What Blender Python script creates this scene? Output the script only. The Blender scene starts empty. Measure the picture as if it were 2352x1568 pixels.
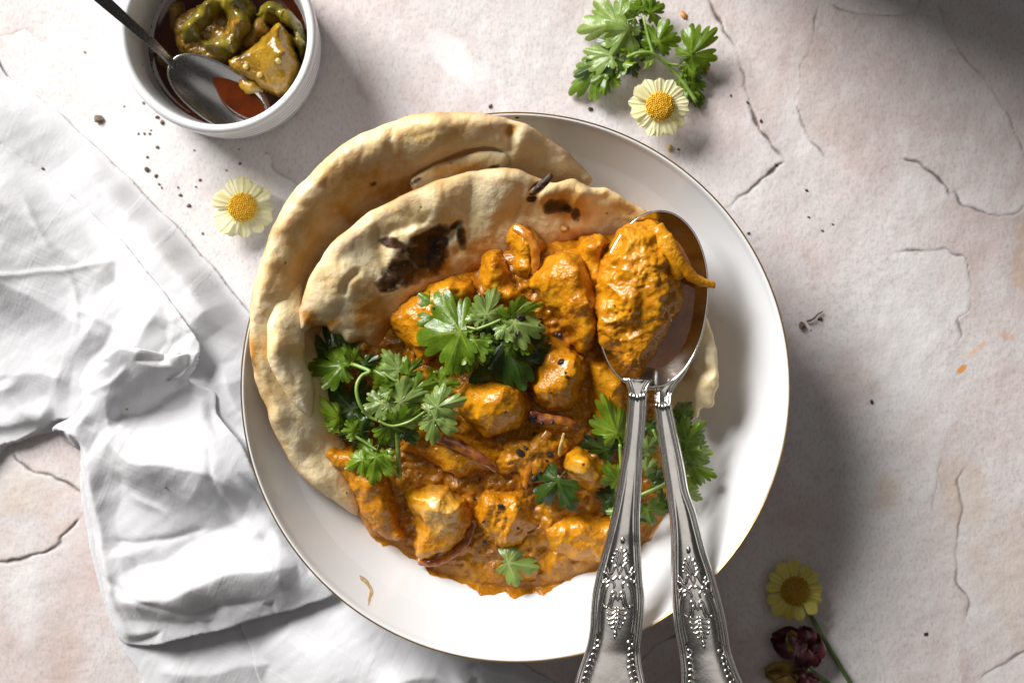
import bpy, math, random
import numpy as np
from mathutils import Vector

# ------------------------------------------------------------------ camera, light, exposure
SC = bpy.context.scene
COL = SC.collection
CAM_H = 0.6807                      # camera height above the table, metres
LENS = 50.0
VW, VH = 2352.0, 1568.0             # photograph pixel frame used for reading positions
FPX = LENS / 36.0 * VW

cam_data = bpy.data.cameras.new('camera')
cam_data.lens = LENS
cam_data.sensor_width = 36.0
cam_data.clip_start = 0.01
cam_data.clip_end = 50.0
cam_data.dof.use_dof = True
cam_data.dof.focus_distance = CAM_H - 0.050
cam_data.dof.aperture_fstop = 6.3
cam = bpy.data.objects.new('camera', cam_data)
cam.location = (0, 0, CAM_H)
COL.objects.link(cam)
SC.camera = cam

world = bpy.data.worlds.new('World')
SC.world = world
world.use_nodes = True
bg = world.node_tree.nodes['Background']
bg.inputs[0].default_value = (1.0, 0.955, 0.915, 1)
bg.inputs[1].default_value = 0.042

def window_light(name, loc, target, sx, sy, watts, col):  # aimed rectangular area lamp, for the window and the added fill alike
    ld = bpy.data.lights.new(name, 'AREA')
    ld.shape = 'RECTANGLE'
    ld.size, ld.size_y = sx, sy
    ld.energy = watts
    ld.color = col
    lo = bpy.data.objects.new(name, ld)
    lo.location = loc
    d = Vector(target) - Vector(loc)
    lo.rotation_euler = d.to_track_quat('-Z', 'Y').to_euler()
    COL.objects.link(lo)
    return lo

window_light('window_light', (-1.24, 1.24, 1.13), (0, -0.02, 0.02), 0.95, 0.95, 94.0, (1.0, 0.985, 0.965))
window_light('overhead_fill', (0.20, 0.24, 1.75), (0.20, 0.241, 0), 1.2, 1.0, 2.6, (1.0, 0.97, 0.94))  # added fill panel overhead, put in to brighten the silver handles

SC.view_settings.view_transform = 'Standard'
SC.view_settings.look = 'None'
SC.view_settings.exposure = 0.0
SC.view_settings.gamma = 1.0
SC.view_settings.use_curve_mapping = False
SC.render.resolution_x, SC.render.resolution_y = 1024, 682

rng = np.random.default_rng(7)
random.seed(7)

# ------------------------------------------------------------------ numeric helpers
def W(x, y, z):
    """photo pixel + known height -> world point"""
    k = (CAM_H - z) / FPX
    return np.array([(x - VW / 2) * k, -(y - VH / 2) * k, z])

def WA(pts, z):
    pts = np.asarray(pts, float)
    z = np.broadcast_to(np.asarray(z, float), (len(pts),))
    k = (CAM_H - z) / FPX
    return np.stack([(pts[:, 0] - VW / 2) * k, -(pts[:, 1] - VH / 2) * k, z], 1)

def _hash(ix, iy, iz, seed):
    h = (ix.astype(np.int64) * 374761393 + iy.astype(np.int64) * 668265263 + iz.astype(np.int64) * 2147483647 + seed * 974711) & 0xFFFFFFFF
    h = ((h ^ (h >> 13)) * 1274126177) & 0xFFFFFFFF
    h = ((h ^ (h >> 16)) * 2246822519) & 0xFFFFFFFF
    return (h ^ (h >> 15)) & 0xFFFFFFFF

def noise(P, scale, seed=0):
    """gradient noise, P (n,2|3) in metres, scale in 1/m, about -1..1"""
    P = np.asarray(P, float) * scale
    if P.shape[1] == 2:
        P = np.concatenate([P, np.full((len(P), 1), 0.37)], 1)
    i = np.floor(P).astype(np.int64)
    f = P - i
    u = f * f * f * (f * (f * 6 - 15) + 10)
    out = np.zeros(len(P))
    for dx in (0, 1):
        wx = u[:, 0] if dx else 1 - u[:, 0]
        for dy in (0, 1):
            wy = u[:, 1] if dy else 1 - u[:, 1]
            for dz in (0, 1):
                wz = u[:, 2] if dz else 1 - u[:, 2]
                h = _hash(i[:, 0] + dx, i[:, 1] + dy, i[:, 2] + dz, seed)
                a = (h & 1023) / 1023.0 * 2 * np.pi
                c = ((h >> 10) & 1023) / 1023.0 * 2 - 1
                s = np.sqrt(1 - c * c)
                g = s * np.cos(a) * (f[:, 0] - dx) + s * np.sin(a) * (f[:, 1] - dy) + c * (f[:, 2] - dz)
                out += wx * wy * wz * g
    return out * 1.6

def fbm(P, scale, octv=3, seed=0, gain=0.5):
    o = 0; a = 1
    for k in range(octv):
        o = o + a * noise(P, scale * 2 ** k, seed + k * 17)
        a *= gain
    return o

def smooth_closed(pts, n=6):
    p = np.asarray(pts, float)
    p0, p1, p2, p3 = np.roll(p, 1, 0), p, np.roll(p, -1, 0), np.roll(p, -2, 0)
    out = []
    for t in np.linspace(0, 1, n, endpoint=False):
        out.append(0.5 * (2 * p1 + (p2 - p0) * t + (2 * p0 - 5 * p1 + 4 * p2 - p3) * t * t + (3 * p1 - p0 - 3 * p2 + p3) * t ** 3))
    return np.stack(out, 1).reshape(-1, p.shape[1])

def smooth_open(pts, n=6):
    p = np.asarray(pts, float)
    if len(p) < 3:
        t = np.linspace(0, 1, n + 1)[:, None]
        return p[0] * (1 - t) + p[1] * t
    q = np.concatenate([[2 * p[0] - p[1]], p, [2 * p[-1] - p[-2]]])
    out = []
    for k in range(len(p) - 1):
        p0, p1, p2, p3 = q[k:k + 4]
        for t in np.linspace(0, 1, n, endpoint=False):
            out.append(0.5 * (2 * p1 + (p2 - p0) * t + (2 * p0 - 5 * p1 + 4 * p2 - p3) * t * t + (3 * p1 - p0 - 3 * p2 + p3) * t ** 3))
    out.append(p[-1])
    return np.array(out)

def seg_dist(Q, A, B):
    """distance from Q (n,2) to segments A-B; returns dist, nearest point, signed side"""
    best = np.full(len(Q), 1e9); near = np.zeros_like(Q); side = np.zeros(len(Q)); par = np.zeros(len(Q))
    for k in range(len(A)):
        ab = B[k] - A[k]
        L2 = ab @ ab + 1e-18
        t = np.clip(((Q - A[k]) @ ab) / L2, 0, 1)
        n = A[k] + t[:, None] * ab
        d = np.hypot(*(Q - n).T)
        m = d < best
        best[m] = d[m]; near[m] = n[m]; par[m] = (k + t[m]) / len(A)
        side[m] = np.sign(ab[0] * (Q[m, 1] - A[k, 1]) - ab[1] * (Q[m, 0] - A[k, 0]))
    return best, near, side, par

def line_dist(Q, line):
    line = np.asarray(line)
    return seg_dist(Q, line[:-1], line[1:])

def inside(Q, poly):
    A = poly; B = np.roll(poly, -1, 0)
    c = np.zeros(len(Q), bool)
    for a, b in zip(A, B):
        if a[1] == b[1]:
            continue
        m = (a[1] > Q[:, 1]) != (b[1] > Q[:, 1])
        xs = (b[0] - a[0]) * (Q[:, 1] - a[1]) / (b[1] - a[1]) + a[0]
        c ^= m & (Q[:, 0] < xs)
    return c

def sheet(poly, s):
    """regular grid clipped to a closed outline; rim vertices snapped on it -> xy, quads, inner distance, rim mask"""
    poly = np.asarray(poly)[:, :2]
    lo, hi = poly.min(0) - s, poly.max(0) + s
    nx, ny = int((hi[0] - lo[0]) / s) + 2, int((hi[1] - lo[1]) / s) + 2
    X, Y = np.meshgrid(lo[0] + np.arange(nx) * s, lo[1] + np.arange(ny) * s, indexing='ij')
    Q = np.stack([X.ravel(), Y.ravel()], 1)
    ins = inside(Q, poly)
    d, near, _, _ = seg_dist(Q, poly, np.roll(poly, -1, 0))
    idx = np.arange(nx * ny).reshape(nx, ny)
    quads = np.stack([idx[:-1, :-1], idx[1:, :-1], idx[1:, 1:], idx[:-1, 1:]], -1).reshape(-1, 4)
    quads = quads[ins[quads].sum(1) >= 1]
    snap = ~ins
    Q[snap] = near[snap]; d[snap] = 0
    used = np.unique(quads)
    re = np.full(nx * ny, -1); re[used] = np.arange(len(used))
    return Q[used], re[quads], d[used], snap[used]

def rbf(pts, z, e=0.003):
    pts = np.asarray(pts, float)[:, :2]; z = np.asarray(z, float)
    m = z.mean()
    D = np.sqrt(((pts[:, None] - pts[None]) ** 2).sum(-1) + e * e)
    A = np.block([[D, np.ones((len(z), 1))], [np.ones((1, len(z))), np.zeros((1, 1))]])
    w = np.linalg.lstsq(A, np.append(z - m, 0), rcond=None)[0]
    def f(Q):
        K = np.sqrt(((Q[:, None, :2] - pts[None]) ** 2).sum(-1) + e * e)
        return K @ w[:-1] + w[-1] + m
    return f

def vnormals(V, F):
    n = np.zeros_like(V)
    a = V[F[:, 2]] - V[F[:, 0]]; b = V[F[:, 3 if F.shape[1] == 4 else 1]] - V[F[:, 1 if F.shape[1] == 4 else 0]]
    fn = np.cross(a, b)
    if F.shape[1] == 3:
        fn = np.cross(V[F[:, 1]] - V[F[:, 0]], V[F[:, 2]] - V[F[:, 0]])
    for k in range(F.shape[1]):
        np.add.at(n, F[:, k], fn)
    return n / (np.linalg.norm(n, axis=1, keepdims=True) + 1e-20)

# ------------------------------------------------------------------ object helpers
def mesh_data(name, V, F, mat, attrs=None, smooth=True):
    V = np.asarray(V, np.float32); F = np.asarray(F, np.int32)
    me = bpy.data.meshes.new(name)
    k = F.shape[1]
    me.vertices.add(len(V)); me.vertices.foreach_set('co', V.ravel())
    me.loops.add(F.size); me.loops.foreach_set('vertex_index', F.ravel())
    me.polygons.add(len(F))
    me.polygons.foreach_set('loop_start', np.arange(0, F.size, k, dtype=np.int32))
    me.update(calc_edges=True)
    me.validate()
    me.polygons.foreach_set('use_smooth', np.full(len(me.polygons), smooth))
    if attrs:
        for an, av in attrs.items():
            at = me.attributes.new(an, 'FLOAT', 'POINT')
            at.data.foreach_set('value', np.asarray(av, np.float32))
    me.materials.append(mat)
    me.update()
    return me

def tag(o, label=None, cat=None, group=None, kind=None):
    if label: o['label'] = label
    if cat: o['category'] = cat
    if group: o['group'] = group
    if kind: o['kind'] = kind
    return o

def empty(name, loc, label, cat, group=None):
    o = bpy.data.objects.new(name, None)
    o.empty_display_size = 0.01
    COL.objects.link(o)
    o.location = tuple(float(c) for c in loc)
    return tag(o, label, cat, group)

def origin_of(o):
    p = np.zeros(3)
    while o is not None:
        p += np.array(o.location); o = o.parent
    return p

def mk(name, V, F, mat, parent=None, attrs=None, smooth=True):
    """world-space vertices -> one mesh object (origin at its base, or on its parent)"""
    V = np.asarray(V, float)
    if parent is None:
        org = np.array([V[:, 0].mean(), V[:, 1].mean(), V[:, 2].min()])
    else:
        org = origin_of(parent)
    o = bpy.data.objects.new(name, mesh_data(name, V - org, F, mat, attrs, smooth))
    COL.objects.link(o)
    if parent is None:
        o.location = tuple(org)
    else:
        o.parent = parent
    return o

def two_sided(xy, quads, rim, ztop, zbot):
    """closed solid from a top and a bottom height over the same grid; rim vertices shared"""
    n = len(xy)
    top = np.column_stack([xy, ztop])
    inner = np.where(~rim)[0]
    bid = np.arange(n); bid[inner] = n + np.arange(len(inner))
    V = np.concatenate([top, np.column_stack([xy[inner], zbot[inner]])])
    F = np.concatenate([quads, bid[quads][:, ::-1]])
    return V, F, inner

def tube(path, rad, sides=8, caps=True):
    path = np.asarray(path, float); n = len(path)
    rad = np.broadcast_to(np.asarray(rad, float), (n,))
    T = np.gradient(path, axis=0); T /= np.linalg.norm(T, axis=1, keepdims=True) + 1e-12
    ref = np.array([0, 0, 1.0]) if abs(T[0, 2]) < 0.9 else np.array([1.0, 0, 0])
    V = []; a = np.linspace(0, 2 * np.pi, sides, endpoint=False)
    N = np.cross(T[0], ref); N /= np.linalg.norm(N)
    for k in range(n):
        N = N - T[k] * (N @ T[k]); N /= np.linalg.norm(N) + 1e-12
        B = np.cross(T[k], N)
        V.append(path[k] + rad[k] * (np.cos(a)[:, None] * N + np.sin(a)[:, None] * B))
    V = np.concatenate(V)
    i = np.arange(n - 1)[:, None] * sides; j = np.arange(sides)[None]
    j2 = (j + 1) % sides
    F = np.stack([i + j, i + j2, i + sides + j2, i + sides + j], -1).reshape(-1, 4)
    if caps:
        V = np.concatenate([V, path[[0]], path[[-1]]])
        c0, c1 = len(V) - 2, len(V) - 1
        jj = np.arange(0, sides, 2)
        f0 = np.stack([np.full(len(jj), c0), (jj + 2) % sides, (jj + 1) % sides, jj], 1)
        o = (n - 1) * sides
        f1 = np.stack([np.full(len(jj), c1), o + jj, o + (jj + 1) % sides, o + (jj + 2) % sides], 1)
        F = np.concatenate([F, f0, f1])
    return V, F

def lathe(profile, center, seg=128):
    """profile (r,z) list -> closed-around surface"""
    p = np.asarray(profile, float); n = len(p)
    a = np.linspace(0, 2 * np.pi, seg, endpoint=False)
    V = np.stack([p[:, None, 0] * np.cos(a) + center[0], p[:, None, 0] * np.sin(a) + center[1], np.broadcast_to(p[:, None, 1], (n, seg)) + center[2]], -1).reshape(-1, 3)
    i = np.arange(n - 1)[:, None] * seg; j = np.arange(seg)[None]; j2 = (j + 1) % seg
    F = np.stack([i + j, i + seg + j, i + seg + j2, i + j2], -1).reshape(-1, 4)
    return V, F

def join(parts):
    Vs, Fs, o = [], [], 0
    for V, F in parts:
        Vs.append(V); Fs.append(F + o); o += len(V)
    return np.concatenate(Vs), np.concatenate(Fs)

def blob_unit(n=10, m=14, seed=0, rough=0.35):
    """small irregular lump, unit radius"""
    th = np.linspace(0.0, np.pi, n); ph = np.linspace(0, 2 * np.pi, m, endpoint=False)
    T, Pp = np.meshgrid(th, ph, indexing='ij')
    V = np.stack([np.sin(T) * np.cos(Pp), np.sin(T) * np.sin(Pp), np.cos(T)], -1).reshape(-1, 3)
    V = V * (1 + rough * noise(V + seed * 3.1, 1.3, seed))[:, None]
    i = np.arange(n - 1)[:, None] * m; j = np.arange(m)[None]; j2 = (j + 1) % m
    F = np.stack([i + j, i + m + j, i + m + j2, i + j2], -1).reshape(-1, 4)
    return V, F

# ------------------------------------------------------------------ material helpers
class Mat:
    def __init__(s, name):
        s.m = bpy.data.materials.new(name); s.m.use_nodes = True
        s.t = s.m.node_tree; s.p = s.t.nodes['Principled BSDF']
        s.out = s.t.nodes['Material Output']
        s.pos = s.t.nodes.new('ShaderNodeNewGeometry').outputs['Position']
    def link(s, a, b): s.t.links.new(a, b)
    def put(s, sock, v):
        if isinstance(v, bpy.types.NodeSocket): s.link(v, sock)
        elif isinstance(v, (tuple, list)): sock.default_value = tuple(v) + ((1,) if len(v) == 3 and len(sock.default_value) == 4 else ())
        else: sock.default_value = v
    def set(s, **k):
        names = {'base': 'Base Color', 'rough': 'Roughness', 'metal': 'Metallic', 'spec': 'Specular IOR Level', 'sss': 'Subsurface Weight', 'sssr': 'Subsurface Radius', 'ssss': 'Subsurface Scale', 'coat': 'Coat Weight', 'coatr': 'Coat Roughness', 'normal': 'Normal', 'trans': 'Transmission Weight', 'ior': 'IOR', 'sheen': 'Sheen Weight', 'coatn': 'Coat Normal'}
        for a, v in k.items(): s.put(s.p.inputs[names[a]], v)
        return s
    def noise(s, scale, detail=3, rough=0.5, vec=None, dist=0.0):
        n = s.t.nodes.new('ShaderNodeTexNoise')
        n.inputs['Scale'].default_value = scale; n.inputs['Detail'].default_value = detail
        n.inputs['Roughness'].default_value = rough; n.inputs['Distortion'].default_value = dist
        s.link(vec if vec is not None else s.pos, n.inputs['Vector'])
        return n.outputs['Fac']
    def voro(s, scale, feature='F1', vec=None):
        n = s.t.nodes.new('ShaderNodeTexVoronoi'); n.feature = feature
        n.inputs['Scale'].default_value = scale
        s.link(vec if vec is not None else s.pos, n.inputs['Vector'])
        return n.outputs['Distance']
    def mapping(s, scale=(1, 1, 1), rot=(0, 0, 0)):
        r = s.t.nodes.new('ShaderNodeMapping'); s.link(s.pos, r.inputs['Vector'])
        r.inputs['Rotation'].default_value = rot          # turn first, then stretch
        n = s.t.nodes.new('ShaderNodeMapping'); s.link(r.outputs[0], n.inputs['Vector'])
        n.inputs['Scale'].default_value = scale
        return n.outputs[0]
    def attr(s, name):
        n = s.t.nodes.new('ShaderNodeAttribute'); n.attribute_name = name
        return n.outputs['Fac']
    def rand(s):
        return s.t.nodes.new('ShaderNodeObjectInfo').outputs['Random']
    def ramp(s, fac, stops):
        n = s.t.nodes.new('ShaderNodeValToRGB'); s.put(n.inputs[0], fac)
        e = n.color_ramp.elements
        while len(e) < len(stops): e.new(0.5)
        for k, (p, c) in enumerate(stops):
            e[k].position = p
            e[k].color = tuple(c) + (1,) if isinstance(c, (tuple, list)) else (c, c, c, 1)
        return n.outputs[0]
    def mix(s, fac, a, b, mode='MIX'):
        n = s.t.nodes.new('ShaderNodeMix'); n.data_type = 'RGBA'; n.blend_type = mode
        s.put(n.inputs[0], fac); s.put(n.inputs[6], a); s.put(n.inputs[7], b)
        return n.outputs[2]
    def math(s, op, a, b=0.0, clamp=False):
        n = s.t.nodes.new('ShaderNodeMath'); n.operation = op; n.use_clamp = clamp
        s.put(n.inputs[0], a); s.put(n.inputs[1], b)
        return n.outputs[0]
    def bump(s, h, strength=0.3, dist=0.001, normal=None):
        n = s.t.nodes.new('ShaderNodeBump')
        n.inputs['Strength'].default_value = strength; n.inputs['Distance'].default_value = dist
        s.link(h, n.inputs['Height'])
        if normal is not None: s.link(normal, n.inputs['Normal'])
        return n.outputs[0]

# ------------------------------------------------------------------ materials
def m_table():
    m = Mat('stone_plaster')
    big = m.noise(9, 4, 0.55, dist=0.6)
    mid = m.noise(32, 5, 0.6, dist=0.8)
    tone = m.attr('tone')
    base = m.ramp(big, [(0.3, (0.575, 0.455, 0.43)), (0.46, (0.615, 0.535, 0.52)), (0.60, (0.635, 0.605, 0.60)), (0.75, (0.55, 0.44, 0.415))])
    base = m.mix(m.ramp(mid, [(0.42, 0.0), (0.62, 0.55)]), base, (0.69, 0.665, 0.655))
    base = m.mix(m.ramp(tone, [(0.0, 0.0), (1.0, 1.0)]), base, (0.50, 0.385, 0.345))
    base = m.mix(m.ramp(m.noise(70, 6, 0.7, dist=1.2), [(0.62, 0.0), (0.75, 0.35)]), base, (0.45, 0.33, 0.28))
    fibre = m.noise(520, 3, 0.6, vec=m.mapping((1.5, 0.75, 1), (0, 0, 0.12)))
    base = m.mix(m.ramp(fibre, [(0.34, 0.34), (0.5, 0.0)]), base, (0.33, 0.27, 0.25))
    speck = m.noise(900, 2, 0.5)
    base = m.mix(m.ramp(speck, [(0.30, 0.18), (0.38, 0.0)]), base, (0.25, 0.18, 0.16))
    base = m.mix(m.attr('tan'), base, (0.52, 0.36, 0.22))
    base = m.mix(m.attr('white'), base, (0.74, 0.725, 0.715))
    base = m.mix(m.attr('stain'), base, (0.66, 0.27, 0.05))
    base = m.mix(m.attr('crack'), base, (0.060, 0.040, 0.030))
    h = m.math('ADD', m.noise(420, 4, 0.65), m.math('MULTIPLY', fibre, 0.6))
    m.set(base=base, rough=0.62, spec=0.35, normal=m.bump(h, 0.32, 0.0006))
    return m.m

def m_porcelain():
    m = Mat('white_porcelain')
    m.set(base=(0.765, 0.775, 0.785), rough=0.10, spec=0.5, coat=0.3, coatr=0.04)
    m.set(rough=m.ramp(m.noise(60, 3), [(0.3, 0.08), (0.7, 0.16)]))
    return m.m

def m_gold():
    m = Mat('gold_lustre')
    m.set(base=m.ramp(m.noise(90, 2), [(0.3, (0.62, 0.40, 0.14)), (0.7, (0.42, 0.25, 0.09))]), rough=0.28, metal=1.0)
    return m.m

def m_silver(name='old_silver', dark=0.0):
    m = Mat(name)
    n1 = m.noise(90, 4, 0.6)
    n2 = m.noise(700, 2)
    base = m.mix(m.ramp(n1, [(0.35, 0.0), (0.75, 0.35)]), (0.80, 0.765, 0.72), (0.55, 0.49, 0.43))
    m.set(base=base, metal=1.0, rough=m.ramp(n1, [(0.3, 0.10), (0.7, 0.19)]), normal=m.bump(n2, 0.03, 0.0004))
    return m.m

def m_steel():
    m = Mat('brushed_steel')
    n = m.noise(900, 3, 0.6, vec=m.mapping((0.15, 2.5, 1), (0, 0, 0.75)))
    m.set(base=(0.30, 0.29, 0.28), metal=1.0, rough=m.ramp(n, [(0.3, 0.24), (0.7, 0.31)]), normal=m.bump(n, 0.015, 0.0003))
    return m.m

def m_curry(name='curry_sauce_coating', dark=0.0):
    m = Mat(name)
    n1 = m.noise(75, 4, 0.6, dist=0.8)
    n2 = m.noise(430, 3, 0.6)
    base = m.ramp(n1, [(0.26, (0.38, 0.122, 0.003)), (0.42, (0.53, 0.200, 0.005)), (0.58, (0.62, 0.262, 0.007)), (0.76, (0.70, 0.34, 0.014))])
    base = m.mix(m.ramp(m.rand(), [(0.0, 0.0), (1.0, 0.55)]), base, (0.46, 0.16, 0.004))
    base = m.mix(m.ramp(n2, [(0.52, 0.0), (0.70, 0.65)]), base, (0.72, 0.36, 0.022))
    base = m.mix(m.ramp(m.noise(210, 4, 0.65), [(0.32, 0.6), (0.42, 0.0)]), base, (0.38, 0.10, 0.003))
    if dark:
        wet = m.ramp(m.noise(55, 4, 0.6, dist=1.0), [(0.40, 1.0), (0.62, 0.0)])
        base = m.mix(m.math('MULTIPLY', wet, dark), base, (0.22, 0.068, 0.004))
        streak = m.noise(240, 4, 0.65, vec=m.mapping((0.35, 1.6, 1), (0, 0, 0.9)), dist=1.5)
        base = m.mix(m.ramp(streak, [(0.34, 0.4), (0.44, 0.0)]), base, (0.24, 0.07, 0.006))
    fib = m.noise(260, 5, 0.7, vec=m.mapping((1, 3, 1), (0, 0, 0.5)))
    base = m.mix(m.math('MULTIPLY', m.attr('bare'), m.ramp(fib, [(0.35, 0.25), (0.6, 1.0)])), base, (0.68, 0.42, 0.11))
    base = m.mix(m.ramp(m.voro(300), [(0.05, 0.5), (0.09, 0.0)]), base, (0.07, 0.022, 0.005))
    # granular spice paste in some places, smooth wet sauce in others
    mask = m.ramp(m.noise(95, 2, 0.5), [(0.36, 0.12), (0.60, 1.0)])
    gran = m.math('ADD', m.noise(680, 4, 0.65), m.math('MULTIPLY', m.voro(820), 0.7))
    b = m.bump(m.math('MULTIPLY', gran, mask), 0.45, 0.0009)
    m.set(base=base, rough=m.ramp(n2, [(0.3, 0.13), (0.7, 0.30)]), spec=0.5, sss=0.08, sssr=(1.0, 0.4, 0.06), ssss=0.0025, normal=b)
    return m.m

def m_oil():
    m = Mat('curry_oil')
    n = m.noise(120, 3, 0.6, dist=0.7)
    base = m.ramp(n, [(0.3, (0.20, 0.055, 0.005)), (0.6, (0.34, 0.110, 0.010)), (0.8, (0.50, 0.20, 0.016))])
    m.set(base=base, rough=0.10, spec=0.4, coat=0.1, coatr=0.03, normal=m.bump(m.noise(160, 2), 0.2, 0.001))
    return m.m

def m_onion():
    m = Mat('cooked_onion')
    n = m.noise(300, 3, 0.6, vec=m.mapping((1, 1, 1)))
    base = m.ramp(n, [(0.3, (0.40, 0.12, 0.008)), (0.5, (0.52, 0.19, 0.012)), (0.7, (0.50, 0.22, 0.05))])
    m.set(base=base, rough=0.2, coat=0.5, coatr=0.08, sss=0.3, sssr=(1, 0.4, 0.2), ssss=0.003, normal=m.bump(n, 0.3, 0.0006))
    return m.m

def m_onion_purple():
    m = Mat('purple_onion_skin')
    n = m.noise(260, 3, 0.6)
    m.set(base=m.ramp(n, [(0.3, (0.15, 0.035, 0.018)), (0.5, (0.30, 0.085, 0.03)), (0.68, (0.50, 0.18, 0.012))]), rough=0.15, coat=0.6, coatr=0.06)
    return m.m

def m_naan():
    m = Mat('naan_bread')
    n1 = m.noise(48, 4, 0.55, dist=0.4)
    n2 = m.noise(190, 4, 0.6)
    base = m.ramp(n1, [(0.30, (0.78, 0.535, 0.225)), (0.45, (0.85, 0.66, 0.35)), (0.62, (0.89, 0.745, 0.475)), (0.8, (0.91, 0.79, 0.57))])
    base = m.mix(m.ramp(m.noise(130, 5, 0.65), [(0.50, 0.0), (0.68, 0.5)]), base, (0.84, 0.75, 0.54))
    base = m.mix(m.ramp(m.noise(85, 5, 0.62, dist=0.8), [(0.58, 0.0), (0.72, 0.35)]), base, (0.66, 0.38, 0.09))
    base = m.mix(m.math('MULTIPLY', m.attr('toast'), m.ramp(n2, [(0.25, 0.6), (0.6, 1.2)])), base, (0.60, 0.29, 0.05))
    base = m.mix(m.math('MULTIPLY', m.attr('edge'), m.ramp(n2, [(0.3, 0.5), (0.6, 1.0)])), base, (0.40, 0.155, 0.03))
    base = m.mix(m.attr('oily'), base, (0.42, 0.135, 0.008))
    ch = m.math('MULTIPLY', m.attr('char'), m.ramp(m.noise(230, 5, 0.65), [(0.30, 0.35), (0.52, 1.7)]), clamp=True)
    base = m.mix(m.ramp(ch, [(0.06, 0.0), (0.40, 0.72), (0.85, 1.0)]), base, m.ramp(n2, [(0.42, (0.016, 0.009, 0.006)), (0.68, (0.13, 0.052, 0.013))]))
    base = m.mix(m.ramp(m.voro(75), [(0.035, 0.75), (0.06, 0.0)]), base, (0.10, 0.05, 0.02))
    h = m.math('ADD', m.noise(150, 7, 0.66, dist=0.6), m.math('MULTIPLY', m.noise(900, 3), 0.22))
    m.set(base=base, rough=m.ramp(n2, [(0.35, 0.36), (0.65, 0.6)]), spec=0.38, sss=0.30, sssr=(1.0, 0.55, 0.2), ssss=0.004, normal=m.bump(h, 0.50, 0.0016))
    return m.m

def m_crumb():
    m = Mat('torn_naan_crumb')
    h = m.noise(500, 5, 0.7)
    m.set(base=m.ramp(h, [(0.35, (0.60, 0.46, 0.26)), (0.65, (0.80, 0.70, 0.50))]), rough=0.8, spec=0.2, sss=0.3, ssss=0.004, sssr=(1, .6, .3), normal=m.bump(h, 0.8, 0.001))
    return m.m

def m_leaf(name, c_dark, c_mid, c_light, trans):
    m = Mat(name)
    n = m.noise(140, 4, 0.6)
    base = m.ramp(n, [(0.3, c_dark), (0.55, c_mid), (0.8, c_light)])
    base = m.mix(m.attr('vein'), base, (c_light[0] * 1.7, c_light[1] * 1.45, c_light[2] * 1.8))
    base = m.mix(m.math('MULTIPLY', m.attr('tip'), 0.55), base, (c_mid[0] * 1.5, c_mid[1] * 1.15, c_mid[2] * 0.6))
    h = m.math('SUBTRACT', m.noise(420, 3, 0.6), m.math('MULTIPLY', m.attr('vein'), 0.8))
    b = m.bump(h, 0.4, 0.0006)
    m.set(base=base, rough=0.27, spec=0.55, normal=b)
    tr = m.t.nodes.new('ShaderNodeBsdfTranslucent')
    m.link(m.mix(0.5, base, (c_light[0] * 1.3, c_light[1] * 1.2, 0.012), 'MIX'), tr.inputs[0]); m.link(b, tr.inputs['Normal'])
    mx = m.t.nodes.new('ShaderNodeMixShader'); mx.inputs[0].default_value = trans
    m.link(m.p.outputs[0], mx.inputs[1]); m.link(tr.outputs[0], mx.inputs[2]); m.link(mx.outputs[0], m.out.inputs[0])
    return m.m

def m_stem():
    m = Mat('green_stem')
    m.set(base=m.ramp(m.noise(200, 2), [(0.3, (0.16, 0.26, 0.04)), (0.7, (0.30, 0.42, 0.10))]), rough=0.35, sss=0.2, ssss=0.002, sssr=(.5, 1, .2))
    return m.m

def m_darkstem():
    m = Mat('dark_flower_stem')
    m.set(base=m.ramp(m.noise(200, 2), [(0.3, (0.045, 0.085, 0.018)), (0.7, (0.085, 0.13, 0.03))]), rough=0.45)
    return m.m

def m_petal(name='pale_yellow_petal', ca=(0.80, 0.74, 0.36), cb=(0.86, 0.83, 0.56)):
    m = Mat(name)
    groove = m.attr('groove')
    n = m.noise(160, 3)
    base = m.ramp(n, [(0.3, ca), (0.7, cb)])
    base = m.mix(m.attr('inner'), base, (0.80, 0.72, 0.22))
    b = m.bump(groove, 0.6, 0.0006)
    m.set(base=base, rough=0.5, spec=0.3, normal=b)
    tr = m.t.nodes.new('ShaderNodeBsdfTranslucent'); m.link(base, tr.inputs[0])
    mx = m.t.nodes.new('ShaderNodeMixShader'); mx.inputs[0].default_value = 0.32
    m.link(m.p.outputs[0], mx.inputs[1]); m.link(tr.outputs[0], mx.inputs[2]); m.link(mx.outputs[0], m.out.inputs[0])
    return m.m

def m_simple(name, a, b, scale, rough=0.6, bs=0.3, bd=0.0006, **k):
    m = Mat(name)
    n = m.noise(scale, 4, 0.6)
    m.set(base=m.ramp(n, [(0.3, a), (0.7, b)]), rough=rough, normal=m.bump(n, bs, bd), **k)
    return m.m

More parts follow.
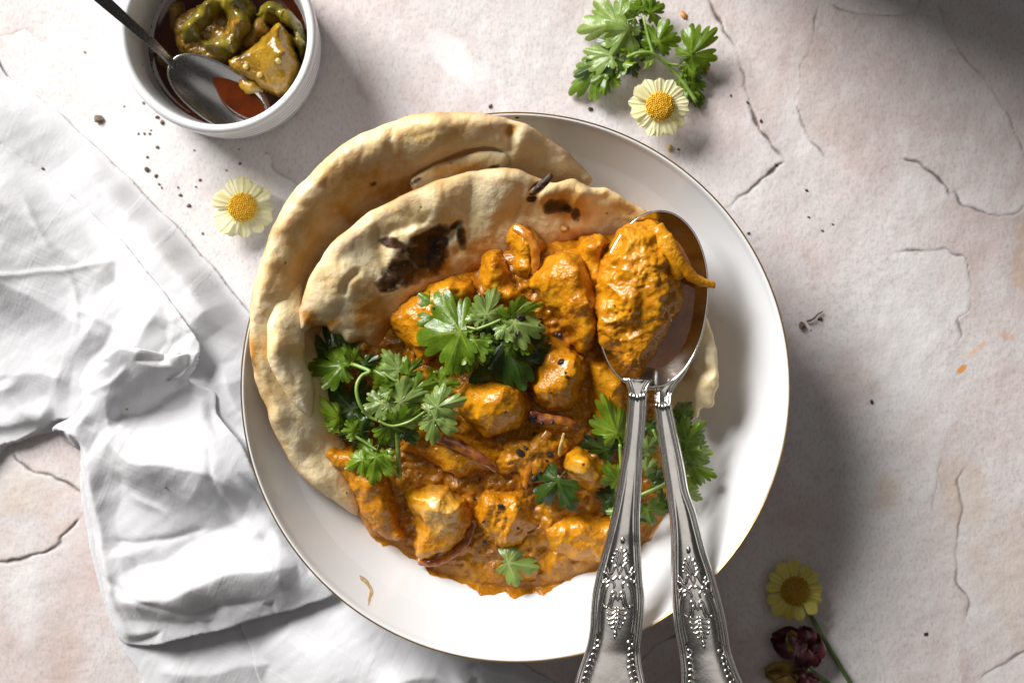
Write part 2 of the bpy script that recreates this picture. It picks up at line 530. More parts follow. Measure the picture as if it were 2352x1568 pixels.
def m_linen():
    m = Mat('white_linen')
    r = 0.42
    wx = m.noise(900, 2, 0.5, vec=m.mapping((1, 0.12, 0.5), (0, 0, r)))
    wy = m.noise(900, 2, 0.5, vec=m.mapping((0.12, 1, 0.5), (0, 0, r)))
    slub_x = m.ramp(m.noise(120, 1, 0.5, vec=m.mapping((1, 0.012, 0.012), (0, 0, r))), [(0.60, 0.0), (0.66, 1.0)])
    slub_y = m.ramp(m.noise(120, 1, 0.5, vec=m.mapping((0.012, 1, 0.012), (0, 0, r))), [(0.60, 0.0), (0.66, 1.0)])
    slub = m.math('MAXIMUM', slub_x, slub_y)
    h = m.math('ADD', m.math('ADD', wx, wy), m.math('MULTIPLY', slub, 0.8))
    base = m.mix(m.math('MULTIPLY', slub, 0.5), (0.73, 0.73, 0.745), (0.79, 0.79, 0.80))
    b = m.bump(h, 0.20, 0.0006)
    m.set(base=base, rough=0.85, spec=0.15, sheen=0.25, normal=b)
    tr = m.t.nodes.new('ShaderNodeBsdfTranslucent'); tr.inputs[0].default_value = (0.80, 0.79, 0.79, 1)
    mx = m.t.nodes.new('ShaderNodeMixShader'); mx.inputs[0].default_value = 0.22
    m.link(m.p.outputs[0], mx.inputs[1]); m.link(tr.outputs[0], mx.inputs[2]); m.link(mx.outputs[0], m.out.inputs[0])
    return m.m

def m_pickle(name, cols, bs=0.5):
    m = Mat(name)
    n1 = m.noise(95, 4, 0.6, dist=0.5); n2 = m.noise(520, 3, 0.6)
    base = m.ramp(n1, [(0.3, cols[0]), (0.5, cols[1]), (0.72, cols[2])])
    base = m.mix(m.ramp(n2, [(0.58, 0.0), (0.68, 0.7)]), base, cols[3])
    base = m.mix(m.math('MULTIPLY', m.attr('bare'), m.ramp(n2, [(0.3, 0.6), (0.55, 1.0)])), base, m.ramp(m.noise(330, 4, 0.65), [(0.35, (0.07, 0.035, 0.005)), (0.55, (0.20, 0.10, 0.012)), (0.70, (0.42, 0.22, 0.04))]))
    m.set(base=base, rough=0.20, spec=0.5, coat=0.2, coatr=0.08, sss=0.2, ssss=0.003, sssr=(.8, .7, .1), normal=m.bump(m.math('ADD', n2, n1), bs, 0.0009), coatn=m.bump(n2, bs * 0.6, 0.0008))
    return m.m

def m_smear():
    m = Mat('thin_sauce_film')
    n = m.noise(350, 4, 0.65)
    m.set(base=m.ramp(n, [(0.35, (0.55, 0.27, 0.03)), (0.65, (0.70, 0.45, 0.12))]), rough=0.2)
    tr = m.t.nodes.new('ShaderNodeBsdfTransparent')
    mx = m.t.nodes.new('ShaderNodeMixShader'); m.link(m.ramp(n, [(0.38, 0.92), (0.62, 0.45)]), mx.inputs[0])
    m.link(m.p.outputs[0], mx.inputs[1]); m.link(tr.outputs[0], mx.inputs[2]); m.link(mx.outputs[0], m.out.inputs[0])
    return m.m

def m_redoil():
    m = Mat('pickle_oil')
    n = m.noise(90, 2)
    m.set(base=m.ramp(n, [(0.35, (0.035, 0.007, 0.001)), (0.65, (0.080, 0.014, 0.002))]), rough=0.05, spec=0.6, coat=0.8, coatr=0.02)
    return m.m

MT = {
    'table': m_table(), 'porc': m_porcelain(), 'gold': m_gold(), 'silver': m_silver(), 'steel': m_steel(),
    'curry': m_curry(), 'gravy': m_curry('curry_gravy', dark=0.6), 'oil': m_oil(), 'onion': m_onion(), 'purple': m_onion_purple(),
    'naan': m_naan(), 'crumb': m_crumb(),
    'leaf': m_leaf('coriander_leaf', (0.065, 0.135, 0.007), (0.125, 0.225, 0.012), (0.20, 0.31, 0.028), 0.34),
    'leaf_pale': m_leaf('coriander_leaf_underside', (0.16, 0.27, 0.055), (0.23, 0.345, 0.085), (0.33, 0.43, 0.13), 0.32),
    'leaf_dark': m_leaf('coriander_leaf_deep_green_shaded', (0.022, 0.055, 0.007), (0.036, 0.080, 0.009), (0.065, 0.120, 0.015), 0.24),  # dark green copy; shade of the underlying leaves is put into the colour
    'leaf_lime': m_leaf('coriander_leaf_young', (0.11, 0.22, 0.012), (0.19, 0.31, 0.018), (0.27, 0.39, 0.03), 0.38),
    'stem': m_stem(), 'darkstem': m_darkstem(), 'petal': m_petal(),
    'disc': m_simple('yellow_florets', (0.62, 0.33, 0.015), (0.80, 0.52, 0.03), 600, 0.6),
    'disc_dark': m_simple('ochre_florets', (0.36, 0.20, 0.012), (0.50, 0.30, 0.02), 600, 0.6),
    'linen': m_linen(),
    'pepper': m_simple('black_pepper', (0.010, 0.008, 0.007), (0.045, 0.034, 0.026), 900, 0.45),
    'brownbit': m_simple('brown_spice', (0.05, 0.03, 0.018), (0.17, 0.11, 0.07), 900, 0.6),
    'orangebit': m_simple('dried_orange_sauce', (0.45, 0.17, 0.03), (0.62, 0.30, 0.08), 600, 0.5),
    'seed': m_simple('pale_seed', (0.50, 0.34, 0.10), (0.70, 0.52, 0.20), 500, 0.35),
    'pickle': m_pickle('lime_pickle_flesh', [(0.15, 0.078, 0.005), (0.28, 0.155, 0.009), (0.42, 0.25, 0.022), (0.50, 0.25, 0.04)]),
    'rind': m_pickle('lime_pickle_rind', [(0.10, 0.078, 0.006), (0.155, 0.122, 0.010), (0.24, 0.185, 0.020), (0.28, 0.17, 0.028)], 0.22),
    'pickle_dark': m_pickle('lime_pickle_masala', [(0.10, 0.05, 0.006), (0.22, 0.12, 0.014), (0.38, 0.22, 0.04), (0.48, 0.24, 0.06)], 0.7),
    'redoil': m_redoil(), 'smear': m_smear(),
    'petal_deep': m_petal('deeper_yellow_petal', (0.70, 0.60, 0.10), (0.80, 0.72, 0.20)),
    'maroon': m_simple('maroon_petal', (0.020, 0.002, 0.004), (0.070, 0.006, 0.011), 220, 0.55),
    'yellowpetal': m_simple('mustard_petal', (0.09, 0.05, 0.005), (0.18, 0.11, 0.010), 220, 0.55),
    'clay': m_simple('dark_glazed_clay', (0.06, 0.045, 0.038), (0.10, 0.075, 0.06), 60, 0.35),
}

# ------------------------------------------------------------------ table top with its cracks
CRACKS = [  # (polyline in photo pixels, width mm, depth, lip)
    ([(1622, -20), (1640, 30), (1668, 75), (1690, 110), (1706, 165), (1712, 205), (1740, 290), (1768, 330), (1798, 364)], 0.75, 1.0, 1),
    ([(1802, 368), (1770, 395), (1740, 418), (1700, 452), (1662, 478)], 0.6, 0.7, -1),
    ([(1881, -10), (1870, 60), (1861, 111), (1846, 140), (1836, 164), (1832, 246), (1852, 312), (1880, 340), (1900, 369)], 0.55, 0.55, 1),
    ([(2150, -20), (2168, 50), (2201, 115), (2240, 160), (2263, 185), (2304, 246), (2332, 303), (2352, 360), (2380, 440)], 0.5, 0.45, 1),
    ([(1900, 5), (1940, 24), (1975, 33), (2040, 37), (2078, 37), (2104, 20), (2112, -20)], 0.6, 0.6, -1),
    ([(2070, 365), (2107, 369), (2125, 385), (2152, 402), (2170, 430), (2181, 452)], 0.7, 0.85, 1),
    ([(2189, 434), (2200, 455), (2213, 472), (2245, 484), (2283, 492), (2330, 490), (2349, 476), (2390, 430)], 0.65, 0.75, -1),
    ([(2037, 582), (2080, 578), (2119, 574), (2150, 572), (2172, 570), (2195, 588), (2217, 591), (2230, 640), (2228, 680), (2224, 716), (2203, 732), (2207, 773), (2172, 814), (2150, 843)], 0.6, 0.62, 1),
    ([(2209, 954), (2185, 980), (2168, 1007), (2160, 1050), (2152, 1100), (2142, 1150), (2146, 1180)], 0.7, 0.4, 1),
    ([(2217, 1069), (2201, 1101), (2205, 1140), (2209, 1171), (2198, 1240), (2195, 1330), (2225, 1380), (2215, 1430)], 0.6, 0.55, -1),
    ([(23, 1034), (45, 1057), (70, 1077), (90, 1085), (115, 1092), (135, 1102), (165, 1114), (240, 1150)], 0.95, 1.0, 1),
    ([(185, 1185), (165, 1205), (140, 1228), (135, 1248), (100, 1268), (50, 1283), (0, 1291), (-60, 1300)], 0.85, 1.0, -1),
    ([(600, 350), (622, 360), (630, 390), (655, 405), (690, 428), (730, 430)], 0.5, 0.5, 1),
    ([(1475, 1522), (1500, 1492), (1530, 1470), (1570, 1452)], 0.7, 0.8, 1),
    ([(2250, 1560), (2290, 1530), (2352, 1498), (2420, 1480)], 0.7, 0.5, 1),
    ([(1835, 560), (1850, 600), (1860, 660)], 0.5, 0.3, 1),
    ([(812, 110), (830, 160), (818, 200), (850, 240)], 0.4, 0.25, 1),
    ([(0, 85), (60, 70), (100, 95), (110, 60)], 0.4, 0.25, 1),
    ([(2215, 1480), (2200, 1520), (2215, 1580)], 0.5, 0.35, 1),
]

def build_table():
    def axis(a, b, step, far):
        core = np.arange(a, b, step)
        l = a - np.geomspace(0.004, far, 14)[::-1]; r = core[-1] + np.geomspace(0.004, far, 14)
        return np.concatenate([l, core, r])
    xs = axis(-0.262, 0.262, 0.00068, 0.75); ys = axis(-0.178, 0.178, 0.00068, 0.75)
    X, Y = np.meshgrid(xs, ys, indexing='ij')
    Q = np.stack([X.ravel(), Y.ravel()], 1)
    z = 0.00022 * fbm(Q, 90, 3, 3) + 0.0004 * fbm(Q, 14, 2, 8)
    crack = np.zeros(len(Q)); tone = np.zeros(len(Q)); white = np.zeros(len(Q))
    wob = np.stack([fbm(Q, 130, 2, 21), fbm(Q, 130, 2, 22)], 1) * 0.0011
    for line, wmm, dep, lip in CRACKS:
        L = smooth_open(WA(line, 0)[:, :2], 5)
        lo, hi = L.min(0) - 0.02, L.max(0) + 0.02
        m = np.where(((Q > lo) & (Q < hi)).all(1))[0]
        d, _, side, par = line_dist(Q[m] + wob[m], L)
        fade = np.clip(np.minimum(par, 1 - par) * 12, 0.15, 1)
        vary = np.clip(0.85 + 1.1 * noise(Q[m], 75, 31), 0.12, 1.5) * fade * dep
        w = wmm * 0.001 * np.clip(1.15 + 1.1 * noise(Q[m], 160, 33), .55, 2.2)
        crack[m] = np.maximum(crack[m], np.clip(np.exp(-(d / (w * 0.72)) ** 2) * vary * 1.15, 0, 1))
        z[m] -= 0.0007 * dep * np.exp(-(d / (w * 0.8)) ** 2) * np.clip(vary, 0, 1)
        up = side * lip > 0
        z[m] += np.where(up, 0.00035 * dep * np.exp(-d / 0.006), 0) * fade
        tone[m] = np.maximum(tone[m], np.where(up, 0.5, 0.2) * np.exp(-d / np.where(up, 0.006, 0.002)) * fade * np.clip(0.6 + noise(Q[m], 55, 5), 0, 1))
        white[m] = np.maximum(white[m], np.where(~up, 0.5 * np.exp(-d / 0.010), 0) * fade * np.clip(0.5 + noise(Q[m], 40, 6), 0, 1))
    # smears of older plaster and patches with a shape of their own
    def patch(cx, cy, rx, ry, rot=0.0, seed=0, sharp=6.0):
        c = W(cx, cy, 0)[:2]; k = CAM_H / FPX
        p = (Q - c) / k; ca, sa = math.cos(rot), math.sin(rot)
        u = (p[:, 0] * ca + p[:, 1] * sa) / rx; v = (-p[:, 0] * sa + p[:, 1] * ca) / ry
        r = np.hypot(u, v) + 0.45 * fbm(Q, 75, 4, seed)
        return np.clip((1 - r) * sharp, 0, 1)
    tan = 0.5 * patch(2352, 600, 40, 90, 0, 41, 3) + 0.35 * patch(2215, 1150, 60, 130, 0.2, 42, 2) + 0.3 * patch(2330, 1330, 120, 200, 0, 43, 1.2) + 0.4 * patch(2040, 1130, 40, 50, 0, 44, 1.5)
    tan += 0.32 * patch(60, 1130, 150, 110, 0, 45, 1.5) + 0.22 * patch(160, 1500, 40, 120, 0, 46, 1.5) + 0.35 * patch(300, 1000, 25, 30, 0, 47, 2)
    white = np.maximum(white, 0.75 * patch(1060, 150, 40, 130, 0.75, 51, 2.5))
    white = np.maximum(white, 0.6 * patch(2060, 800, 110, 170, 0, 52, 1.5))
    white = np.maximum(white, 0.5 * patch(60, 1350, 50, 150, 0, 53, 1.5))
    white = np.maximum(white, 0.5 * patch(300, 330, 220, 160, 0.5, 54, 1.2))
    white = np.maximum(white, 0.5 * patch(2110, 440, 60, 60, 0, 55, 2))
    stain = 0.95 * patch(2209, 848, 17, 8, 0.7, 61, 4) + 0.4 * patch(2240, 806, 30, 9, 0.7, 62, 2) + 0.5 * patch(2292, 918, 7, 7, 0, 63, 3) + 0.3 * patch(2310, 770, 22, 10, -0.5, 64, 2) + 0.5 * patch(1702, 1255, 14, 6, 0.8, 65, 3)
    tone = np.maximum(tone, 0.30 * patch(1880, 250, 150, 260, 0.2, 71, 1.2))
    tone = np.maximum(tone, 0.35 * patch(80, 1450, 200, 160, 0.2, 72, 1.0))
    nx, ny = len(xs), len(ys)
    idx = np.arange(nx * ny).reshape(nx, ny)
    F = np.stack([idx[:-1, :-1], idx[1:, :-1], idx[1:, 1:], idx[:-1, 1:]], -1).reshape(-1, 4)
    o = mk('table_top', np.column_stack([Q, z]), F, MT['table'], attrs={'crack': crack * 0.92, 'tone': np.clip(tone, 0, 1), 'white': np.clip(white, 0, 1), 'tan': np.clip(tan, 0, 1), 'stain': np.clip(stain, 0, 1)})
    tag(o, kind='structure')
build_table()

# ------------------------------------------------------------------ large bowl
BOWL_C = W(1184, 889, 0.055)[:2]
RIM_R, RIM_Z = 0.1200, 0.055
def wall_r(r):
    r = np.asarray(r, float)
    t = np.clip((r - 0.072) / (RIM_R - 0.072), 0, 1.2)
    return 0.008 + 0.047 * t ** 1.9
def wall(xy):
    return wall_r(np.hypot(xy[:, 0] - BOWL_C[0], xy[:, 1] - BOWL_C[1]))

def build_bowl():
    t = empty('serving_bowl', (BOWL_C[0], BOWL_C[1], 0), 'large white porcelain bowl with a thin gold rim, holding the curry', 'bowl')
    rr = np.concatenate([np.linspace(0.0005, 0.07, 16), np.linspace(0.073, 0.1188, 40)])
    prof = [(r, wall_r(r)) for r in rr]
    prof += [(0.1194, 0.0551), (0.1200, 0.0555), (0.1207, 0.0551), (0.1210, 0.0543)]
    for r in np.linspace(0.1195, 0.066, 30):
        tt = np.clip((r - 0.060) / (0.121 - 0.060), 0, 1)
        prof.append((r, 0.0035 + 0.0500 * tt ** 1.9))
    prof += [(0.0600, 0.0030), (0.0590, 0.0006), (0.0560, 0.0004), (0.0545, 0.0030), (0.0005, 0.0032)]
    V, F = lathe(prof, (BOWL_C[0], BOWL_C[1], 0), 192)
    mk('bowl_body', V, F, MT['porc'], t)
    a = np.linspace(0, 2 * np.pi, 16, endpoint=False)
    ring = [(0.12062 + 0.00040 * math.cos(q), 0.05515 + 0.00044 * math.sin(q)) for q in a]
    V, F = lathe(ring + [ring[0]], (BOWL_C[0], BOWL_C[1], 0), 192)
    mk('gold_rim', V, F[:, ::-1], MT['gold'], t)
    return t
build_bowl()

# ------------------------------------------------------------------ generic food solids
def solid(name, outline, tops, zbase, mat, zedge=None, r_edge=0.006, s=0.00062, disp=(0.0010, 115, 0.00032, 460), seed=0, parent=None, bare=None, follow=None, label=None, cat=None, group=None, ex=0.42, attrs_extra=None):
    """lump with a traced outline; tops are (x,y,z) crest points, sides drop to zbase"""
    zt = np.array([t[2] for t in tops])
    if zedge is None:
        zedge = zbase + 0.68 * (zt.mean() - zbase)
    o_v = smooth_closed(outline, 6)
    ow = WA(o_v, zedge)
    tw = np.array([W(*t) for t in tops])
    cw = WA(outline, zedge)
    f = rbf(np.concatenate([tw, cw]), np.concatenate([zt, np.full(len(cw), zedge)]), 0.0012)
    # ragged outline
    o2 = ow[:, :2] + np.stack([fbm(ow[:, :2], 160, 3, seed + 5), fbm(ow[:, :2], 160, 3, seed + 6)], 1) * 0.0016
    xy, q, d, rim = sheet(o2, s)
    zi = f(xy)
    t = np.clip(d / r_edge, 0, 1)
    prof = (1 - (1 - t) ** 2) ** ex
    zb = np.full(len(xy), zbase)
    if follow is not None:
        zb = np.maximum(zb, follow(xy))
    zt_ = zb + np.maximum(zi - zb, 0.0012) * prof
    V, F, inner = two_sided(xy, q, rim, zt_, zb - 0.0012)
    nt = len(xy)
    n = vnormals(V[:nt], q)
    amp1, sc1, amp2, sc2 = disp
    k = np.clip(d / 0.0015, 0, 1)
    gm = np.clip(.55 + 1.3 * noise(V[:nt], 75, seed + 80), .12, 1.2)
    amp2 = amp2 * gm
    dn = amp1 * fbm(V[:nt], sc1, 3, seed) - amp1 * 2.0 * (np.clip(np.abs(noise(V[:nt], 62, seed + 90)), 0, 1) ** .6 - .5) + amp2 * (np.abs(noise(V[:nt], sc2, seed + 50)) * 2 - 0.5) + amp2 * 0.8 * noise(V[:nt], sc2 * 2.1, seed + 60)
    # torn muscle fibre: ridges along one direction per piece
    fa = seed * 1.3; fd = np.array([math.cos(fa), math.sin(fa)])
    pf = np.stack([V[:nt, :2] @ fd * 0.28, V[:nt, :2] @ np.array([-fd[1], fd[0]]), V[:nt, 2] * 0.6], 1)
    dn = dn + amp1 * 0.30 * gm * (1 - 2.2 * np.abs(noise(pf, sc1 * 1.9, seed + 70)))
    V[:nt] += n * (dn * k)[:, None]
    at = {'bare': np.zeros(len(V))}
    if bare is not None:
        for bx, by, br in bare:
            c = W(bx, by, zt.mean())
            rr = np.hypot(V[:, 0] - c[0], V[:, 1] - c[1]) / (br * CAM_H / FPX)
            at['bare'] = np.maximum(at['bare'], np.clip(1.6 - 1.6 * rr + 0.8 * fbm(V, 120, 3, seed), 0, 1))
    ob = mk(name, V, F, mat, parent, at)
    if label:
        tag(ob, label, cat, group)
    return ob

def slab(name, outline, ctrl, half, mat, r_edge=0.006, s=0.0008, seed=0, parent=None, puffs=(), creases=(), chars=(), toasts=(), oily=(), lump=0.0019, edge_w=0.0020, edge_amt=1.0, e=0.008, ragged=0.0006, floor=True):
    """flat bread leaning in space: mid-height through control points, rounded thickness, puffs, creases, char"""
    cv = np.array([(c[0], c[1]) for c in ctrl], float); cz = np.array([c[2] for c in ctrl])
    fv = rbf(cv, cz, 30)
    o_v = smooth_closed(outline, 6)
    ow = WA(o_v, fv(o_v))[:, :2]
    ow = ow + np.stack([fbm(ow, 110, 3, seed + 5), fbm(ow, 110, 3, seed + 6)], 1) * ragged
    fw = rbf(np.array([W(*c) for c in ctrl]), cz, e)
    xy, q, d, rim = sheet(ow, s)
    zm = fw(xy)
    def at_px(x, y):
        return W(x, y, float(fv(np.array([[x, y]]))[0]))[:2]
    px = 0.000195
    for (x, y, r, h) in puffs:
        h = h * 1.45
        c = at_px(x, y)
        rr = np.hypot(*(xy - c).T) / (r * px)
        zm = zm + h * np.exp(-(rr ** 2)) 
    for line, h, w in creases:
        L = smooth_open(np.array([at_px(*p) for p in line]), 4)
        dd, _, _, par = line_dist(xy + 0.0006 * np.stack([noise(xy, 160, seed), noise(xy, 160, seed + 1)], 1), L)
        zm = zm + h * np.exp(-(dd / w) ** 2) * np.clip(np.minimum(par, 1 - par) * 6 + 0.2, 0, 1)
    # puffy dough: rounded blisters parted by soft creases
    bw = xy + .004 * np.stack([noise(xy, 30, seed + 41), noise(xy, 30, seed + 42)], 1)
    puff = 1.7 * np.abs(noise(bw, 30, seed + 9)) ** .8 + .75 * np.abs(noise(bw, 72, seed + 10)) ** .8 + .25 * np.abs(noise(bw, 170, seed + 11)) - .75
    zm = zm + lump * 1.15 * puff * np.clip(d / 0.005, .12, 1)
    t = np.clip(d / r_edge, 0, 1)
    pr = np.sqrt(1 - (1 - t) ** 2)
    zt = zm + half * pr; zb = zm - 0.7 * half * pr
    if floor:
        rr_ = np.hypot(xy[:, 0] - BOWL_C[0], xy[:, 1] - BOWL_C[1])
        wl = np.where(rr_ < 0.1225, np.minimum(wall(xy) + 0.0006, 0.0562), 0.0)
        zb = np.maximum(zb, wl); zt = np.maximum(zt, zb + 0.0015 * pr)
    V, F, inner = two_sided(xy, q, rim, zt, zb)
    nt = len(xy)
    n = vnormals(V[:nt], q)
    V[:nt] += n * (0.00016 * fbm(V[:nt], 420, 2, seed + 3) * np.clip(d / 0.002, 0, 1))[:, None]
    def field(lst):
        v = np.zeros(nt)
        for (x, y, rx, ry, rot, amt) in lst:
            c = at_px(x, y); p = (xy - c) / px
            ca, sa = math.cos(rot), math.sin(rot)
            u = (p[:, 0] * ca + p[:, 1] * sa) / rx; w = (-p[:, 0] * sa + p[:, 1] * ca) / ry
            rr = np.hypot(u, w) + 0.35 * fbm(xy, 130, 3, seed + int(x) % 50)
            v = np.maximum(v, amt * np.clip(1.5 - 1.5 * rr, 0, 1))
        return np.clip(v, 0, 1)
    def full(v):
        return np.concatenate([v, v[inner]])
    edge = edge_amt * np.exp(-(d / edge_w)) * np.clip(0.55 + 0.8 * noise(xy, 70, seed + 33), 0.1, 1)
    return mk(name, V, F, mat, parent, {'char': full(field(chars)), 'toast': full(field(toasts)), 'oily': full(field(oily)), 'edge': full(edge)})

# ------------------------------------------------------------------ naan
def build_naan():
    t = empty('naan_bread', W(700, 700, 0.02), 'large folded naan lining the bowl wall, hanging over its gold rim', 'bread', 'naan breads')
    outline = [(1357, 418), (1340, 385), (1300, 345), (1250, 312), (1205, 287), (1150, 270), (1090, 261), (1030, 258), (960, 263), (900, 280), (840, 303), (795, 327), (750, 365), (700, 412), (655, 470), (622, 530), (599, 600), (583, 660), (575, 720), (572, 775), (577, 830), (590, 880), (608, 930), (630, 985), (655, 1040), (690, 1090), (735, 1128), (780, 1160), (818, 1182), (838, 1150), (815, 1080), (790, 1010), (770, 940), (745, 860), (735, 770), (775, 650), (850, 570), (960, 500), (1080, 450), (1180, 440), (1290, 450)]
    ctrl = [(1350, 412, .040), (1300, 345, .051), (1250, 312, .056), (1150, 270, .0625), (1030, 258, .0645), (900, 280, .0645), (795, 327, .064), (700, 412, .064), (622, 530, .064), (583, 660, .0645), (572, 775, .063), (590, 880, .055), (630, 985, .0465), (690, 1090, .0375), (780, 1160, .029), (818, 1182, .025),
            (1200, 330, .0565), (1020, 325, .0605), (880, 362, .0595), (785, 430, .0575), (700, 545, .0570), (658, 680, .0570), (650, 800, .0540), (680, 930, .046), (720, 1040, .036),
            (1290, 450, .028), (1180, 425, .034), (1060, 410, .040), (950, 450, .036), (840, 520, .034), (755, 620, .034), (705, 740, .036), (760, 880, .036), (780, 1000, .032), (820, 1100, .026)]
    slab('bread', outline, ctrl, 0.0050, MT['naan'], 0.0068, 0.0008, 3, t,
         puffs=[(835, 400, 55, .0024), (1100, 290, 60, .0018), (1010, 300, 34, .0016), (900, 330, 30, .0012), (720, 470, 34, .0014), (655, 600, 34, .0014), (640, 680, 26, -.0012), (790, 350, 26, .0012), (1190, 330, 40, .0014), (1280, 390, 36, .0016), (640, 960, 30, .0012), (690, 1010, 26, .0014), (740, 1090, 30, .0012), (730, 960, 40, .0022), (620, 720, 40, .0015), (960, 310, 60, .0012), (690, 500, 45, .0012), (760, 370, 30, .0010)],
         creases=[([(1165, 290), (1172, 320), (1165, 352)], -.0042, .0028), ([(1165, 352), (1110, 352), (1050, 365), (990, 390), (945, 415)], -.0062, .0024), ([(745, 420), (760, 450), (750, 480)], -.0012, .002), ([(900, 330), (910, 370), (930, 395)], -.0012, .002), ([(600, 690), (640, 700), (660, 740)], -.0010, .002)],
         toasts=[(830, 420, 130, 70, 0.5, .77), (1060, 300, 110, 30, .1, .42), (700, 560, 60, 130, .2, .59), (790, 480, 60, 50, .5, .85), (620, 790, 30, 40, 0, .68), (1175, 300, 22, 12, 0.4, 1.0), (585, 810, 14, 60, 0.15, 1.0), (640, 640, 30, 60, 0, .42), (900, 440, 90, 30, .4, .85)],
         chars=[(585, 835, 9, 26, .2, .22), (860, 428, 10, 5, .4, .5)], edge_w=.0026)
    # the tongue of bread folded back under the upper edge
    slab('inner_fold', [(940, 420), (962, 400), (1000, 378), (1060, 360), (1110, 348), (1155, 350), (1172, 368), (1160, 392), (1110, 400), (1060, 412), (1000, 432), (955, 445)],
         [(950, 420, .051), (1060, 375, .0545), (1160, 360, .0545), (1160, 392, .050), (1060, 410, .050), (980, 440, .048)], .0035, MT['naan'], .005, .0008, 13, t, edge_amt=.5,
         toasts=[(1050, 390, 90, 14, .2, .85)], chars=[(1130, 385, 18, 4, .1, .6), (960, 415, 16, 5, .5, .7)])
    # the flap turned over on the left
    slab('flap', [(640, 625), (690, 640), (700, 700), (700, 760), (700, 820), (712, 860), (722, 905), (712, 952), (685, 938), (655, 900), (630, 862), (614, 820), (614, 770), (618, 700)],
         [(640, 630, .0555), (690, 645, .0520), (640, 700, .0590), (690, 710, .0560), (640, 735, .0630), (685, 770, .0590), (700, 840, .0545), (716, 920, .0500), (690, 930, .0525), (640, 870, .0590), (618, 800, .0630), (660, 800, .0615)], .0042, MT['naan'], .006, .0007, 23, t, edge_amt=.12,
         creases=[([(655, 800), (672, 850), (690, 880)], -.0012, .002)], puffs=[(640, 790, 25, .001)])

    t = empty('naan_bread', W(800, 600, 0.02), 'smaller torn naan with charred blisters, tucked inside the folded naan', 'bread', 'naan breads')
    outline = [(684, 758), (690, 705), (706, 650), (735, 598), (770, 552), (815, 512), (862, 480), (920, 450), (990, 421), (1060, 399), (1130, 388), (1190, 391), (1228, 405), (1275, 420), (1310, 410), (1335, 420), (1355, 428), (1392, 432), (1440, 462), (1490, 487), (1520, 505), (1480, 540), (1400, 560), (1330, 575), (1260, 590), (1200, 610), (1120, 630), (1040, 660), (960, 700), (900, 750), (868, 790), (848, 792), (828, 782), (802, 788), (782, 770), (762, 765), (748, 748), (722, 748), (704, 764)]
    ctrl = [(686, 745, .0575), (706, 650, .0615), (770, 552, .0625), (862, 480, .0620), (990, 421, .0605), (1130, 388, .058), (1228, 405, .054), (1330, 418, .049), (1440, 462, .044), (1510, 500, .040),
            (750, 690, .0570), (830, 580, .0560), (950, 500, .0545), (1080, 450, .0525), (1200, 470, .0480), (1320, 480, .0450),
            (860, 700, .0485), (800, 770, .049), (940, 620, .0480), (1060, 560, .0425), (1200, 560, .0355), (1330, 545, .0340), (900, 740, .040), (1040, 650, .0330), (1450, 540, .0325)]
    slab('bread', outline, ctrl, 0.0046, MT['naan'], 0.0060, 0.00075, 43, t,
         puffs=[(1010, 480, 34, .0030), (935, 550, 40, .0022), (800, 640, 40, .0020), (1160, 430, 50, .0014), (1060, 520, 22, .0028), (1290, 430, 25, .0028), (1340, 445, 22, .0024), (760, 700, 30, .0012), (1030, 545, 12, -.0016), (985, 585, 20, -.0020), (1285, 478, 20, -.0018), (960, 530, 16, .0020), (905, 590, 18, .0018), (1062, 555, 14, .0022), (1320, 470, 14, .0018), (1245, 455, 14, .0016)],
         creases=[([(880, 555), (905, 530), (950, 522), (985, 500)], -.0018, .0018), ([(875, 520), (868, 560), (880, 600), (900, 640)], -.0020, .0018), ([(975, 565), (1000, 545), (1040, 525), (1075, 505)], -.0030, .0022), ([(1080, 500), (1075, 535), (1060, 565), (1040, 590)], -.0018, .0020), ([(790, 680), (800, 650), (830, 620)], -.0026, .0016), ([(1200, 420), (1190, 470), (1175, 520)], -.0018, .003), ([(1240, 420), (1225, 470), (1215, 510)], -.0016, .003), ([(1380, 450), (1420, 480), (1470, 495)], -.0012, .002)],
         chars=[(905, 562, 44, 13, -.25, .95), (985, 560, 40, 11, .35, .9), (1000, 545, 48, 12, .5, .9), (935, 625, 60, 42, .3, 1.0), (975, 590, 58, 46, .2, .9), (1012, 570, 22, 36, -.2, 1.0), (900, 645, 36, 24, .4, 1.0), (1060, 545, 12, 30, .1, .6), (985, 545, 46, 16, .5, 1.0), (1045, 520, 22, 8, .6, .8), (1268, 478, 32, 18, .2, 1.0), (1236, 432, 30, 14, .6, 1.0), (1322, 492, 12, 18, .1, .8), (1300, 480, 20, 9, -.4, .7), (1220, 458, 14, 8, .2, .8), (690, 690, 5, 14, 0, .4)],
         toasts=[(850, 720, 70, 80, .4, 1.0), (715, 730, 22, 24, 0, 1.0), (1000, 600, 90, 50, .4, 1.0), (1300, 480, 80, 40, -.2, 1.0), (1080, 570, 80, 30, .3, .85), (760, 740, 40, 26, 0, .85), (1430, 490, 60, 26, -.5, .68)],
         oily=[(890, 760, 60, 30, .6, .9), (1000, 670, 90, 36, .4, .95), (1130, 600, 110, 34, .25, .95), (1300, 560, 140, 40, .05, .95), (830, 780, 40, 16, .1, .7), (1450, 540, 60, 26, -.2, .8)], edge_w=.0026)
    # charred flake standing on the blister
    slab('charred_flake', [(1222, 448), (1215, 440), (1240, 415), (1262, 398), (1272, 405), (1268, 414), (1245, 436)], [(1218, 444, .0585), (1245, 424, .0605), (1268, 405, .0615)], .0012, MT['naan'], .002, .0005, 63, t, chars=[(1240, 425, 60, 60, 0, 1.0)], lump=.0004, floor=False)

    t = empty('naan_bread', W(1600, 870, 0.02), 'small pale torn naan piece sticking out from under the loaded spoon', 'bread', 'naan breads')
